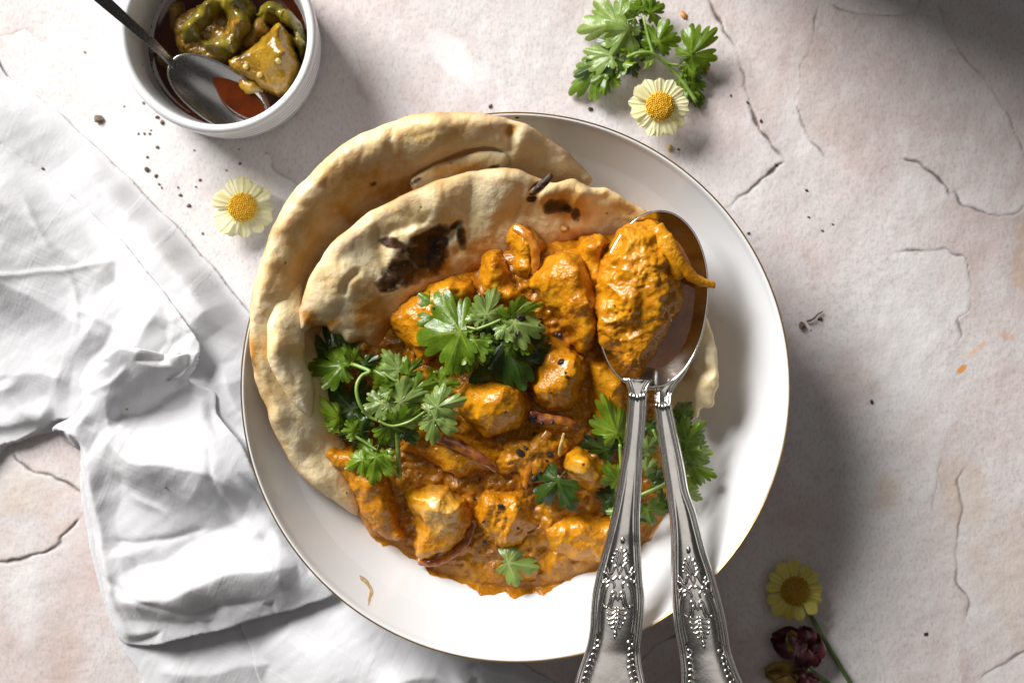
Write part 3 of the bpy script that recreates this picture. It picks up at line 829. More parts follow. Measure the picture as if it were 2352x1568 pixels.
    slab('bread', [(1590, 715), (1622, 732), (1640, 780), (1649, 845), (1646, 905), (1632, 940), (1612, 935), (1598, 958), (1572, 968), (1552, 950), (1520, 900), (1500, 830), (1520, 760)],
         [(1620, 735, .046), (1649, 850, .050), (1635, 935, .044), (1560, 955, .032), (1520, 880, .030), (1540, 770, .036), (1590, 860, .044)], .0045, MT['naan'], .006, .0008, 73, t, edge_amt=.15,
         puffs=[(1610, 800, 24, .0012), (1600, 900, 18, .001)], creases=[([(1560, 820), (1600, 840), (1640, 860)], -.002, .002)], toasts=[(1580, 860, 20, 30, 0, .59)], ragged=.0012)
build_naan()

# ------------------------------------------------------------------ curry
def gravy():
    out = [(868, 1252), (905, 1262), (940, 1280), (975, 1308), (1030, 1332), (1090, 1352), (1150, 1367), (1200, 1371), (1255, 1362), (1310, 1338), (1370, 1313), (1440, 1283), (1492, 1245), (1528, 1200), (1540, 1140), (1530, 1060), (1520, 980), (1560, 860), (1590, 720), (1570, 590), (1510, 515), (1420, 512), (1320, 515), (1230, 522), (1150, 545), (1080, 590), (1000, 632), (920, 680), (850, 740), (790, 770), (755, 830), (745, 950), (740, 1040), (800, 1150), (845, 1220)]
    ctrl = [(x, y, .0185) for x, y in out[:14]] + [(x, y, .026) for x, y in out[14:]]
    ctrl += [(1250, 1310, .0235), (1100, 1310, .0215), (1000, 1270, .0235), (1350, 1270, .0235), (1150, 1180, .0285), (1250, 1050, .0350), (1400, 1100, .030), (1000, 1080, .0295), (1100, 900, .037), (1300, 850, .039), (1350, 700, .040), (1150, 700, .040), (1250, 580, .0425), (1150, 590, .0415), (1350, 560, .0415), (1450, 540, .040), (1040, 640, .039), (1000, 800, .036), (860, 950, .029), (1180, 1050, .0345), (1250, 1150, .0315), (920, 1180, .0255), (1090, 1120, .030)]
    cz = np.array([c[2] for c in ctrl])
    o_v = smooth_closed(out, 6)
    ow = WA(o_v, .019)[:, :2]
    ow += np.stack([fbm(ow, 120, 4, 5), fbm(ow, 120, 4, 6)], 1) * .0022
    f = rbf(np.array([W(*c) for c in ctrl]), cz, .006)
    xy, q, d, rim = sheet(ow, .00075)
    z = f(xy)
    k = np.clip(d / .012, .12, 1)
    z += k * (.0022 * fbm(xy, 75, 3, 91) + .0016 * (1 - 2 * np.abs(noise(xy, 140, 92))) + .0007 * noise(xy, 420, 93) + .0007 * (1 - 2 * np.abs(noise(xy, 330, 94))))
    wl = wall(xy) + .0004
    prof = np.sqrt(1 - (1 - np.clip(d / .0035, 0, 1)) ** 2)
    zt = np.maximum(wl + .0001, wl + (z - wl) * prof)
    zt = np.maximum(zt, wl + .0012 * prof)
    V, F, inner = two_sided(xy, q, rim, zt, wl - .0002)
    o = mk('curry_gravy', V, F, MT['gravy'], None, {'bare': np.zeros(len(V))})
    tag(o, 'thick orange brown curry gravy pooled across the white bowl', 'curry')
gravy()

GC = 'sauce-coated chicken chunks'
def chunk(label, outline, tops, zb, seed, bare=None, **k):
    return solid('chicken_chunk', outline, tops, zb, MT['curry'], seed=seed, bare=bare, label=label, cat='chicken', group=GC, follow=lambda xy: wall(xy) + .001, **k)

chunk('bright wedge of curried chicken at the top of the heap, tip pointing down', [(1213, 632), (1240, 598), (1288, 570), (1322, 565), (1346, 590), (1366, 640), (1386, 700), (1391, 745), (1372, 788), (1342, 813), (1316, 796), (1300, 760), (1272, 722), (1236, 684)],
      [(1235, 640, .0580), (1300, 590, .0640), (1330, 620, .0665), (1350, 700, .0665), (1352, 770, .0600), (1300, 690, .0630), (1378, 720, .0560)], .036, 1, r_edge=.0055)
chunk('curried chicken chunk wedged behind the bright wedge, beside the spoon', [(1322, 560), (1345, 537), (1388, 538), (1398, 578), (1393, 640), (1397, 700), (1385, 745), (1350, 730), (1330, 640)],
      [(1350, 565, .0590), (1385, 560, .0600), (1385, 640, .0570), (1375, 720, .050)], .034, 2, r_edge=.005)
chunk('squat curried chicken chunk just below the charred naan blisters', [(1098, 600), (1112, 576), (1138, 570), (1162, 588), (1180, 640), (1212, 690), (1165, 702), (1118, 690), (1100, 660)],
      [(1130, 592, .0530), (1150, 630, .0530), (1170, 680, .0500), (1120, 660, .0490)], .034, 3, r_edge=.005)
chunk('narrow upright curried chicken strip between naan and bright wedge', [(1162, 545), (1172, 515), (1200, 506), (1230, 525), (1256, 565), (1240, 610), (1216, 648), (1188, 640), (1170, 590)],
      [(1190, 525, .0540), (1215, 560, .0560), (1212, 615, .0540)], .034, 4, r_edge=.005)
chunk('long dark orange chicken chunk behind the big coriander leaf', [(879, 746), (905, 702), (950, 662), (1000, 642), (1060, 632), (1093, 642), (1096, 690), (1064, 742), (1024, 792), (984, 832), (952, 822), (930, 792), (905, 765)],
      [(910, 735, .0490), (960, 690, .0535), (1030, 655, .0540), (1075, 660, .0510), (1010, 740, .0550), (960, 790, .0510)], .030, 5, r_edge=.0055)
chunk('curried chicken chunk dotted with black seeds under the bright wedge', [(1246, 792), (1290, 778), (1332, 806), (1356, 832), (1346, 882), (1322, 930), (1290, 948), (1242, 936), (1214, 906), (1222, 850)],
      [(1260, 815, .0540), (1320, 830, .0560), (1330, 870, .0545), (1290, 900, .0560), (1240, 890, .0545)], .033, 6, r_edge=.006)
chunk('round glossy chicken chunk below the big coriander leaf', [(1058, 884), (1100, 870), (1150, 864), (1190, 876), (1216, 902), (1222, 946), (1202, 980), (1160, 1000), (1116, 1013), (1086, 988), (1056, 960), (1050, 922)],
      [(1090, 900, .0550), (1150, 895, .0580), (1190, 930, .0560), (1130, 950, .0590), (1120, 985, .0510)], .033, 7, r_edge=.0060)
chunk('ridged chicken chunk leaning on the lower end of the folded naan', [(735, 1036), (780, 1014), (820, 1024), (852, 1060), (882, 1082), (902, 1122), (912, 1180), (922, 1238), (896, 1250), (862, 1232), (832, 1192), (810, 1142), (772, 1092), (746, 1062)],
      [(760, 1040, .0400), (815, 1050, .0440), (860, 1100, .0445), (880, 1160, .0410), (895, 1225, .0320), (830, 1130, .0400)], .022, 8, r_edge=.006)
chunk('chicken chunk with pale bare meat showing at the edge of the gravy', [(925, 1132), (960, 1115), (1010, 1114), (1060, 1130), (1086, 1170), (1081, 1222), (1050, 1262), (1000, 1286), (962, 1286), (946, 1252), (952, 1202), (930, 1162)],
      [(950, 1140, .0400), (1010, 1130, .0430), (1060, 1165, .0415), (1010, 1190, .0430), (1050, 1220, .0380), (985, 1255, .0340)], .017, 9, bare=[(1010, 1180, 62)], r_edge=.006)
chunk('flat ragged chicken chunk between coriander sprig and gravy, shaded', [(915, 1032), (958, 992), (1010, 984), (1062, 998), (1112, 1018), (1154, 1046), (1132, 1080), (1092, 1090), (1062, 1106), (1030, 1096), (1000, 1072), (958, 1056)],
      [(950, 1020, .0420), (1020, 1010, .0450), (1090, 1045, .0440), (1040, 1070, .0430)], .026, 10, r_edge=.006)
chunk('small chicken chunk with a bare pale corner beside the spoon handle', [(1288, 1046), (1320, 1028), (1360, 1044), (1396, 1080), (1394, 1112), (1360, 1132), (1320, 1116), (1292, 1082)],
      [(1310, 1050, .0460), (1350, 1060, .0475), (1375, 1095, .0450), (1330, 1095, .0440)], .028, 11, bare=[(1318, 1098, 26)], r_edge=.005)
chunk('broad smooth chicken chunk half sunk in the gravy by the spoon handles', [(1228, 1214), (1280, 1180), (1342, 1168), (1402, 1178), (1452, 1200), (1446, 1262), (1392, 1298), (1322, 1292), (1262, 1272)],
      [(1270, 1210, .0330), (1340, 1195, .0355), (1410, 1215, .0350), (1340, 1250, .0340)], .018, 12, r_edge=.008, disp=(.0009, 100, .0003, 420))
chunk('rough seed-speckled chicken chunk sunk in the gravy', [(1098, 1134), (1148, 1108), (1204, 1126), (1236, 1160), (1242, 1212), (1202, 1252), (1150, 1262), (1108, 1242), (1088, 1190)],
      [(1130, 1140, .0370), (1190, 1150, .0385), (1210, 1200, .0360), (1150, 1220, .0345)], .018, 13, r_edge=.006, disp=(.0016, 130, .0006, 400))
chunk('dark stringy chicken shreds in the middle of the gravy', [(1150, 1020), (1200, 985), (1270, 975), (1320, 1000), (1290, 1060), (1262, 1100), (1200, 1110), (1150, 1090)],
      [(1190, 1030, .0420), (1260, 1010, .0440), (1240, 1070, .0400)], .026, 14, r_edge=.0055, disp=(.0022, 140, .0006, 400))
chunk('thin chicken shreds at the gravy edge under a loose leaflet', [(1110, 1275), (1180, 1262), (1250, 1280), (1310, 1300), (1290, 1335), (1230, 1345), (1160, 1325)],
      [(1160, 1290, .0255), (1230, 1305, .0260)], .016, 15, r_edge=.008, disp=(.0014, 120, .0004, 400))
chunk('chicken chunk almost hidden behind the spoon neck', [(1352, 825), (1395, 812), (1440, 860), (1452, 930), (1420, 985), (1370, 960), (1345, 890)],
      [(1380, 840, .0480), (1410, 890, .0470), (1390, 930, .0450)], .030, 16, r_edge=.006)

def strand(name, label, cat, pts, r0, r1, mat, group=None, flat=0.40, seed=0):
    p = smooth_open(np.array([W(*q) for q in pts]), 8)
    t = np.linspace(0, 1, len(p))
    rad = (r0 + (r1 - r0) * t) * (0.55 + 0.45 * np.sin(np.pi * np.clip(t * 0.92 + 0.06, 0, 1)) ** 0.5)
    V, F = tube(p, rad, 10)
    c = np.repeat(p, 10, 0); c = np.concatenate([c, p[[0]], p[[-1]]])
    V[:, 2] = c[:, 2] + (V[:, 2] - c[:, 2]) * flat
    V += 0.00045 * np.stack([noise(V, 350, seed + k) for k in range(3)], 1)
    o = mk(name, V, F, mat, None, {'bare': np.zeros(len(V))})
    return tag(o, label, cat, group)

GO = 'cooked onion strips in the curry'
strand('onion_strip', 'reddish onion strip curving over the upright chicken strip', 'onion', [(1182, 522, .0528), (1205, 535, .0548), (1226, 562, .0556), (1230, 600, .0536), (1222, 630, .0515)], .0026, .0020, MT['onion'], GO, seed=1)
strand('onion_strip', 'long purple-edged onion strip lying across the shaded flat chicken', 'onion', [(985, 1000, .0440), (1030, 1012, .0462), (1070, 1032, .0458), (1112, 1058, .0445), (1140, 1078, .0415)], .0030, .0022, MT['purple'], GO, .45, 2)
strand('onion_strip', 'purple onion strip at the foot of the bare-meat chicken chunk', 'onion', [(962, 1288, .0235), (1000, 1290, .0260), (1040, 1272, .0285), (1072, 1240, .0300), (1090, 1195, .0310)], .0026, .0018, MT['purple'], GO, .5, 3)
strand('onion_strip', 'thin onion strip running down the middle of the gravy', 'onion', [(1262, 990, .0435), (1235, 1030, .0428), (1215, 1075, .0405), (1205, 1120, .0385)], .0024, .0016, MT['onion'], GO, .4, 4)
strand('onion_strip', 'dark onion strip under the chicken below the coriander leaf', 'onion', [(1215, 950, .0470), (1250, 962, .0460), (1300, 968, .0450), (1330, 985, .0420)], .0026, .0018, MT['purple'], GO, .4, 6)
strand('cumin_seed', 'pale yellow cumin seed standing up by the small chicken chunk', 'seed', [(1284, 1045, .0450), (1288, 1020, .0480), (1295, 996, .0500)], .0008, .0009, MT['seed'])
o = None

# ------------------------------------------------------------------ silver spoons
def egg(n, tip, neck, halfw, wide_at=0.46, end_w=0.13):
    """outline of a spoon bowl in photo pixels, axis tip -> neck"""
    tip, neck = np.array(tip, float), np.array(neck, float)
    ax = neck - tip; L = np.linalg.norm(ax); ax /= L; pr = np.array([-ax[1], ax[0]])
    t = (1 - np.cos(np.linspace(0, np.pi, n))) / 2
    # rounded at the tip, tapering to the neck
    w = np.sqrt(np.clip(1 - (1 - np.clip(t / wide_at, 0, 1)) ** 2, 0, 1))
    tb = np.clip((t - wide_at) / (1 - wide_at), 0, 1)
    w2 = (1 - end_w) * np.sqrt(np.clip(1 - tb ** 2.3, 0, 1)) + end_w * (1 - tb ** 8 * 0.0)
    w = np.where(t < wide_at, w, w2)
    right = tip + ax * (t * L)[:, None] - pr * (w * halfw)[:, None]
    left = tip + ax * (t * L)[:, None] + pr * (w * halfw)[:, None]
    return np.concatenate([right, left[::-1][1:-1]])

def spoon_bowl(name, outline_v, z_tip, z_neck, depth, mat, parent, tip, neck, thick=.0011):
    n = len(outline_v)
    tip, neck = np.array(tip, float), np.array(neck, float)
    ax = (neck - tip); L2 = ax @ ax
    c = tip + ax * 0.48
    rings = [0, .12, .25, .38, .5, .62, .73, .82, .9, .95, .98, 1.0]
    def pt(v, dz):
        t = ((v - tip) @ ax) / L2
        return W(v[0], v[1], z_tip + (z_neck - z_tip) * t + dz)
    top, bot = [], []
    for r in rings[1:]:
        for k in range(n):
            v = c + (outline_v[k] - c) * r
            dz = -depth * (1 - r ** 2.2)
            top.append(pt(v, dz)); bot.append(pt(c + (outline_v[k] - c) * r * 1.0, dz - thick * (1 if r < 1 else .7)))
    top = np.array(top); bot = np.array(bot)
    ctop = pt(c, -depth); cbot = pt(c, -depth - thick)
    m = len(rings) - 1
    V = np.concatenate([top, bot, [ctop, cbot]])
    i = np.arange(m - 1)[:, None] * n; j = np.arange(n)[None]; j2 = (j + 1) % n
    Ft = np.stack([i + j, i + n + j, i + n + j2, i + j2], -1).reshape(-1, 4)
    Fb = Ft[:, ::-1] + m * n
    o = (m - 1) * n; jj = np.arange(n)
    lip = np.stack([o + jj, m * n + o + jj, m * n + o + (jj + 1) % n, o + (jj + 1) % n], 1)
    ev = np.arange(0, n, 2)
    ct = np.stack([np.full(len(ev), 2 * m * n), ev, (ev + 1) % n, (ev + 2) % n], 1)
    cb = np.stack([np.full(len(ev), 2 * m * n + 1), m * n + (ev + 2) % n, m * n + (ev + 1) % n, m * n + ev], 1)
    F = np.concatenate([Ft, Fb, lip, ct, cb])
    ob = mk(name, V, F, mat, parent)
    # rounded bright lip
    path = np.array([pt(v, -.0003) for v in outline_v]); path = np.concatenate([path, path[:2]])
    Vt, Ftb = tube(path, .00062, 8, False)
    mk('bowl_lip', Vt, Ftb, mat, ob)
    return ob

def handle(name, st, zf, mat, parent, thick=.0024, crown_max=.0021, thread=True):
    """st rows: y, xl, xr in photo pixels; zf(y) height of the edge"""
    st = np.array(st, float)
    y = np.linspace(st[0, 0], st[-1, 0], 130)
    sm = smooth_open(st, 8); od = np.argsort(sm[:, 0])
    xl = np.interp(y, sm[od, 0], sm[od, 1]); xr = np.interp(y, sm[od, 0], sm[od, 2])
    M = 81; t = np.linspace(-1, 1, M)
    V = []
    for k in range(len(y)):
        c, hw = (xl[k] + xr[k]) / 2, (xr[k] - xl[k]) / 2
        z0 = zf(y[k])
        e = (1 - np.abs(t)) * hw            # pixels from the edge
        cr = min(crown_max, hw * .000185 * .30)
        h = cr * (1 - t ** 2)
        if thread:
            h = h + .00050 * np.exp(-((e - 3.2) / 2.0) ** 2) + .00042 * np.exp(-((e - 9.0) / 1.9) ** 2) + .00020 * np.exp(-((e - 14.0) / 1.6) ** 2) - .0006 * np.exp(-(e / 1.3) ** 2)
        else:
            h = h - .0006 * np.exp(-(e / 2) ** 2)
        V.append(np.array([W(c + tt * hw, y[k], z0 + hh) for tt, hh in zip(t, h)]))
    top = np.concatenate(V)
    bot = top.copy(); bot[:, 2] = np.repeat([zf(v) for v in y], M) - thick * np.tile(np.sqrt(np.clip(1 - t ** 4, 0.05, 1)), len(y))
    n = len(y)
    i = np.arange(n - 1)[:, None] * M; j = np.arange(M - 1)[None]
    Ft = np.stack([i + j, i + M + j, i + M + j + 1, i + j + 1], -1).reshape(-1, 4)
    N = n * M
    k0 = np.arange(n - 1) * M
    sl = np.stack([k0, k0 + N, k0 + N + M, k0 + M], 1)
    sr = np.stack([k0 + M - 1, k0 + 2 * M - 1, k0 + 2 * M - 1 + N, k0 + M - 1 + N], 1)
    jj = np.arange(M - 1)
    e0 = np.stack([jj, jj + 1, jj + 1 + N, jj + N], 1); e1 = np.stack([jj + N, jj + 1 + N, jj + 1, jj], 1) + (n - 1) * M
    F = np.concatenate([Ft, Ft[:, ::-1] + N, sl, sr, e0, e1])
    ob = mk(name, np.concatenate([top, bot]), F, mat, parent)
    def center(yy):
        return (np.interp(yy, y, (xl + xr) / 2), np.interp(yy, y, (xr - xl) / 2))
    return ob, center

# king's-pattern relief: strokes as (across, along) in the scale of one close-up reading (0.4553 photo px), mirrored left-right
K = 0.4553
STROKES = [
    [(3, 972), (7, 930), (14, 904), (22, 896), (27, 906)], [(5, 977), (13, 942), (24, 919), (34, 917), (37, 928)], [(7, 982), (19, 954), (32, 938), (42, 939), (45, 950)],
    [(9, 987), (24, 968), (38, 956), (47, 958)],
    [(0, 1022), (8, 1000), (16, 978), (24, 978), (32, 1000), (42, 1018), (54, 1012), (62, 990), (72, 978)],
    [(0, 1045), (12, 1030), (22, 1042), (34, 1046), (46, 1034), (58, 1026), (68, 1010)],
    [(74, 1004), (84, 1030), (82, 1058), (72, 1060), (70, 1046)], [(60, 1040), (74, 1066), (86, 1092)],
    [(24, 1092), (20, 1074), (30, 1058), (48, 1054), (66, 1074), (82, 1116), (92, 1170), (96, 1250), (92, 1335)],
    [(46, 1072), (60, 1088), (72, 1124), (80, 1180), (83, 1250), (78, 1325)],
    [(0, 1156), (8, 1126), (18, 1108), (30, 1114), (36, 1146), (46, 1176), (60, 1190), (66, 1176)], [(14, 1150), (20, 1130), (26, 1150), (30, 1178), (44, 1196)],
    [(2, 1186), (18, 1196), (34, 1196), (44, 1186)], [(2, 1200), (20, 1218), (40, 1222), (50, 1210)], [(2, 1216), (18, 1240), (38, 1248), (47, 1238)], [(2, 1236), (14, 1262), (30, 1272), (38, 1262)],
    [(2, 1256), (8, 1280), (18, 1292), (24, 1286)],
    [(0, 1270), (0, 1300), (0, 1316)], [(0, 880), (0, 930), (0, 972)],
]
def relief(center, zf, dy, crown, parent, mat, name='scroll_relief'):
    parts = []
    def place(a, yz):
        yv = 854 + K * (yz + dy)
        c, hw = center(yv)
        tt = np.clip(a * K / hw, -.97, .97)
        return W(c + a * K, yv, zf(yv) + min(crown, hw * .000185 * .30) * (1 - tt * tt) + .00006)
    for s in STROKES:
        for sg in (1, -1):
            if sg < 0 and all(a == 0 for a, _ in s): continue
            p = smooth_open(np.array([place(sg * a, b) for a, b in s]), 5)
            rad = .00058 * (0.6 + 0.5 * np.sin(np.pi * np.linspace(.12, .88, len(p))))
            tv, tf = tube(p, rad, 8)
            zc_ = np.append(np.repeat(p[:, 2], 8), [p[0, 2], p[-1, 2]])
            tv[:, 2] = zc_ + (tv[:, 2] - zc_) * .55
            parts.append((tv, tf))
    for yz, rr in ((850, 13), (1318, 12), (1335, 8)):
        V, F = blob_unit(8, 10, 0, 0)
        V = V * np.array([rr * K * .000185, rr * K * .000185 * 1.6, .0006]) + place(0, yz)
        parts.append((V, F))
    for k, yz in enumerate(np.arange(1372, 1720, 30)):
        yv = 854 + K * (yz + dy)
        if yv > 1640: break
        hwz = center(yv)[1] / K
        for sg in (1, -1):
            g = min(1.0, .55 + .12 * k)
            if k == 0:
                a = np.linspace(0, 5.2, 14)
                s = [(sg * (hwz - 52 + 13 * math.cos(q)), yz - 6 + 15 * math.sin(q)) for q in a]
            else:
                s = [(sg * (hwz - 38 - 34 * g), yz + 12), (sg * (hwz - 38 - 26 * g), yz - 8), (sg * (hwz - 44), yz - 12), (sg * (hwz - 34), yz + 6), (sg * (hwz - 32), yz + 24)]
            p = smooth_open(np.array([place(a_, b_) for a_, b_ in s]), 4)
            parts.append(tube(p, .00046 * (0.5 + .6 * np.sin(np.pi * np.linspace(.1, .9, len(p)))), 8))
    V, F = join(parts)
    mk(name, V, F, mat, parent)

def build_spoons():
    S = MT['silver']
    # lower spoon first
    z2 = lambda y: np.interp(y, [850, 930, 1250, 1500, 1760], [.0500, .0545, .0575, .0600, .0640])
    t = empty('serving_spoon', W(1610, 1450, .055), 'ornate silver serving spoon lying under the loaded spoon, bowl hidden', 'spoon', 'pair of ornate silver spoons')
    tip2, nk2 = (1480, 520), (1512, 892)
    spoon_bowl('spoon_bowl', egg(40, tip2, nk2, 104), .0425, .0500, .008, S, t, tip2, nk2)
    st = [(852, 1500, 1572), (875, 1499, 1560), (900, 1501, 1546), (931, 1502, 1543), (991, 1509, 1555), (1036, 1516, 1565), (1082, 1523, 1574), (1127, 1530, 1582), (1173, 1536, 1598), (1218, 1540, 1610), (1264, 1541, 1622), (1309, 1541, 1637), (1355, 1542, 1650), (1400, 1545, 1662), (1446, 1550, 1671), (1491, 1559, 1678), (1537, 1565, 1693), (1568, 1565, 1707), (1620, 1572, 1736), (1680, 1600, 1742), (1720, 1640, 1722)]
    h, c = handle('handle', st, z2, S, t)
    relief(c, z2, 48, .0021, h, S)
    collar(c, z2, 930, h, S)
    # upper, loaded spoon
    z1 = lambda y: np.interp(y, [870, 905, 1250, 1500, 1760], [.0575, .0585, .0600, .0625, .0670])
    t = empty('serving_spoon', W(1410, 1450, .055), 'ornate silver serving spoon loaded with chicken and sauce, handle over the rim', 'spoon', 'pair of ornate silver spoons')
    spoon_bowl('spoon_bowl', egg(64, TIP1, NECK1, 123, .50), .0585, .0570, .0125, S, t, TIP1, NECK1)
    st = [(868, 1430, 1505), (880, 1437, 1494), (892, 1441, 1488), (905, 1443, 1486), (968, 1438, 1483), (1036, 1431, 1477), (1082, 1423, 1475), (1127, 1416, 1473), (1195, 1402, 1470), (1264, 1384, 1472), (1332, 1367, 1476), (1378, 1358, 1480), (1446, 1354, 1475), (1491, 1345, 1470), (1537, 1329, 1475), (1568, 1320, 1482), (1620, 1312, 1486), (1680, 1325, 1470), (1720, 1365, 1430)]
    h, c = handle('handle', st, z1, S, t)
    relief(c, z1, 0, .0021, h, S)
    collar(c, z1, 908, h, S)

def collar(center, zf, y, parent, mat):
    parts = []
    c, hw = center(y)
    for k, dx in enumerate((-.72, -.36, 0, .36, .72)):
        V, F = blob_unit(8, 10, 0, 0)
        r = hw * .24 * .000185
        parts.append((V * np.array([r, r * 1.9, .0009]) + W(c + dx * hw, y + 6 - 5 * abs(dx), zf(y) + .0012), F))
    V, F = join(parts)
    mk('neck_collar', V, F, mat, parent)

TIP1, NECK1 = (1524, 486), (1478, 886)
build_spoons()

# what the upper spoon carries
def spoon_load():
    out = egg(40, (1522, 520), (1484, 878), 108, .5)
    xy, q, d, rim = sheet(WA(smooth_closed(out[::2], 4), .0525)[:, :2], .0008)
    zt = .0513 + .0010 * np.sqrt(1 - (1 - np.clip(d / .003, 0, 1)) ** 2) + .0003 * fbm(xy, 60, 2, 4)
    V, F, _ = two_sided(xy, q, rim, zt, np.full(len(xy), .0505))
    o = mk('curry_oil_puddle', V, F, MT['oil'])
    tag(o, 'dark glossy oil and sauce pooled in the loaded spoon', 'sauce')
    chunk('large craggy chicken chunk heaped in the loaded spoon', [(1412, 545), (1428, 520), (1452, 505), (1490, 500), (1516, 508), (1532, 545), (1546, 585), (1556, 625), (1576, 672), (1570, 712), (1542, 748), (1514, 800), (1482, 838), (1450, 852), (1412, 822), (1380, 792), (1370, 742), (1364, 700), (1370, 640), (1384, 585)],
          [(1440, 540, .0680), (1500, 525, .0665), (1450, 620, .0720), (1500, 600, .0715), (1520, 650, .0705), (1440, 700, .0705), (1500, 700, .0700), (1545, 690, .0650), (1440, 770, .0640), (1480, 790, .0640), (1425, 560, .0665)], .050, 17, r_edge=.0065, disp=(.0016, 120, .0006, 380))
    strand('onion_strip', 'orange onion strip hanging over the lip of the loaded spoon', 'onion', [(1530, 540, .0680), (1550, 585, .0672), (1575, 622, .0650), (1605, 645, .0625), (1642, 655, .0605)], .0034, .0022, MT['curry'], GO, .6, 8)
    strand('onion_strip', 'short orange onion strip curled on the spoon chicken', 'onion', [(1508, 520, .0655), (1530, 560, .0670), (1548, 600, .0662), (1560, 640, .0635)], .0040, .0040, MT['curry'], GO, .6, 9)
spoon_load()

# ------------------------------------------------------------------ ramekin of lime pickle
RAM_C = W(498, 78, .042)[:2]
def build_ramekin():
    t = empty('ramekin', (RAM_C[0], RAM_C[1], 0), 'small white ribbed ramekin holding lime pickle', 'ramekin')
    prof = [(.0005, .0060), (.0300, .0062), (.0340, .0080), (.0368, .0130), (.0382, .0220), (.0394, .0340), (.0404, .0402), (.0410, .0416), (.0424, .0423), (.0438, .0418), (.0446, .0404)]
    z = .0385
    for k in range(4):
        r0 = .0444 - .0005 * k
        prof += [(r0 - .0005, z), (r0 - .00045, z - .0010), (r0 + .0000, z - .0020), (r0 + .0000, z - .0050), (r0 - .0004, z - .0062)]
        z -= .0070
    prof += [(.0422, .0085), (.0418, .0030), (.0412, .0008), (.0395, .0003), (.0380, .0020), (.0005, .0022)]
    V, F = lathe(prof, (RAM_C[0], RAM_C[1], 0), 128)
    mk('ramekin_body', V, F, MT['porc'], t)

    xs = np.linspace(0, 2 * np.pi, 60, endpoint=False)
    poly = np.stack([RAM_C[0] + .0375 * np.cos(xs), RAM_C[1] + .0375 * np.sin(xs)], 1)
    xy, q, d, rim = sheet(poly, .001)
    zt = .0158 + .0004 * np.exp(-d / .0012)
    V, F, _ = two_sided(xy, q, rim, zt, np.full(len(xy), .0125))
    o = mk('pickle_oil', V, F, MT['redoil'])
    tag(o, 'clear red pickle oil lying in the ramekin', 'oil')

GP = 'lime pickle pieces in the ramekin'
def pick(label, outline, tops, zb, mat, seed, **k):
    kw = dict(r_edge=.0045, disp=(.0012, 150, .0005, 420)); kw.update(k)
    return solid('lime_pickle_piece', outline, tops, zb, MT[mat], seed=seed, label=label, cat='pickle', group=GP, **kw)
build_ramekin()
pick('brown masala-covered pickle lump under the green lime shell', [(395, 60), (420, 20), (470, 5), (540, 20), (590, 60), (575, 120), (520, 150), (470, 150), (430, 135), (405, 110)], [(450, 60, .0250), (520, 80, .0270), (480, 130, .0250)], .015, 'pickle_dark', 31)
pick('hollow green lime shell with rough brown inside, on top of the pickle', [(412, 92), (425, 45), (455, 8), (500, -20), (560, -14), (580, 20), (580, 60), (562, 96), (534, 124), (505, 130), (470, 118), (448, 100), (430, 98)],
     [(440, 60, .0330), (480, 12, .0370), (530, 0, .0385), (520, 50, .0235), (485, 80, .0225), (505, 30, .0250), (565, 50, .0385), (530, 110, .0355), (470, 105, .0330)], .0180, 'rind', 32, bare=[(512, 62, 52)], r_edge=.0035, disp=(.0008, 110, .00035, 420))
pick('golden three-sided lime wedge with a sharp ridge', [(514, 142), (545, 120), (590, 92), (620, 62), (645, 52), (665, 75), (682, 118), (687, 160), (672, 200), (640, 208), (600, 200), (560, 178)],
     [(645, 60, .0400), (655, 120, .0405), (660, 195, .0330), (600, 120, .0350), (550, 145, .0300), (610, 180, .0310)], .0170, 'pickle', 33, r_edge=.0028, disp=(.0005, 110, .0003, 420))
pick('dark lime rind piece against the ramekin wall', [(585, 20), (605, -5), (650, 5), (685, 45), (700, 95), (698, 130), (680, 120), (662, 70), (625, 52), (598, 45)],
     [(620, 12, .0350), (665, 45, .0360), (690, 95, .0330)], .0170, 'rind', 34)
pick('small yellow pickle lump at the oil edge below the lime wedge', [(504, 158), (530, 150), (570, 172), (612, 196), (608, 216), (580, 223), (556, 208), (525, 190)], [(530, 168, .0230), (575, 198, .0235), (595, 210, .0220)], .0135, 'pickle', 35, r_edge=.004)
pick('tiny brown pickle shred beside the teaspoon', [(355, 128), (375, 118), (395, 128), (402, 150), (385, 156), (365, 150)], [(380, 138, .0205)], .0140, 'pickle_dark', 36, r_edge=.003)
pick('dark pickle lump in the shade of the ramekin wall', [(380, 30), (392, 8), (420, 2), (425, 40), (410, 70), (392, 62)], [(402, 35, .0230)], .0140, 'pickle_dark', 37, r_edge=.004)
pick('brown pickle lump between the green shell and the lime wedge', [(560, 70), (590, 40), (620, 60), (610, 95), (570, 115), (550, 105)], [(590, 70, .0300), (580, 95, .0290)], .0160, 'pickle_dark', 38, r_edge=.004)

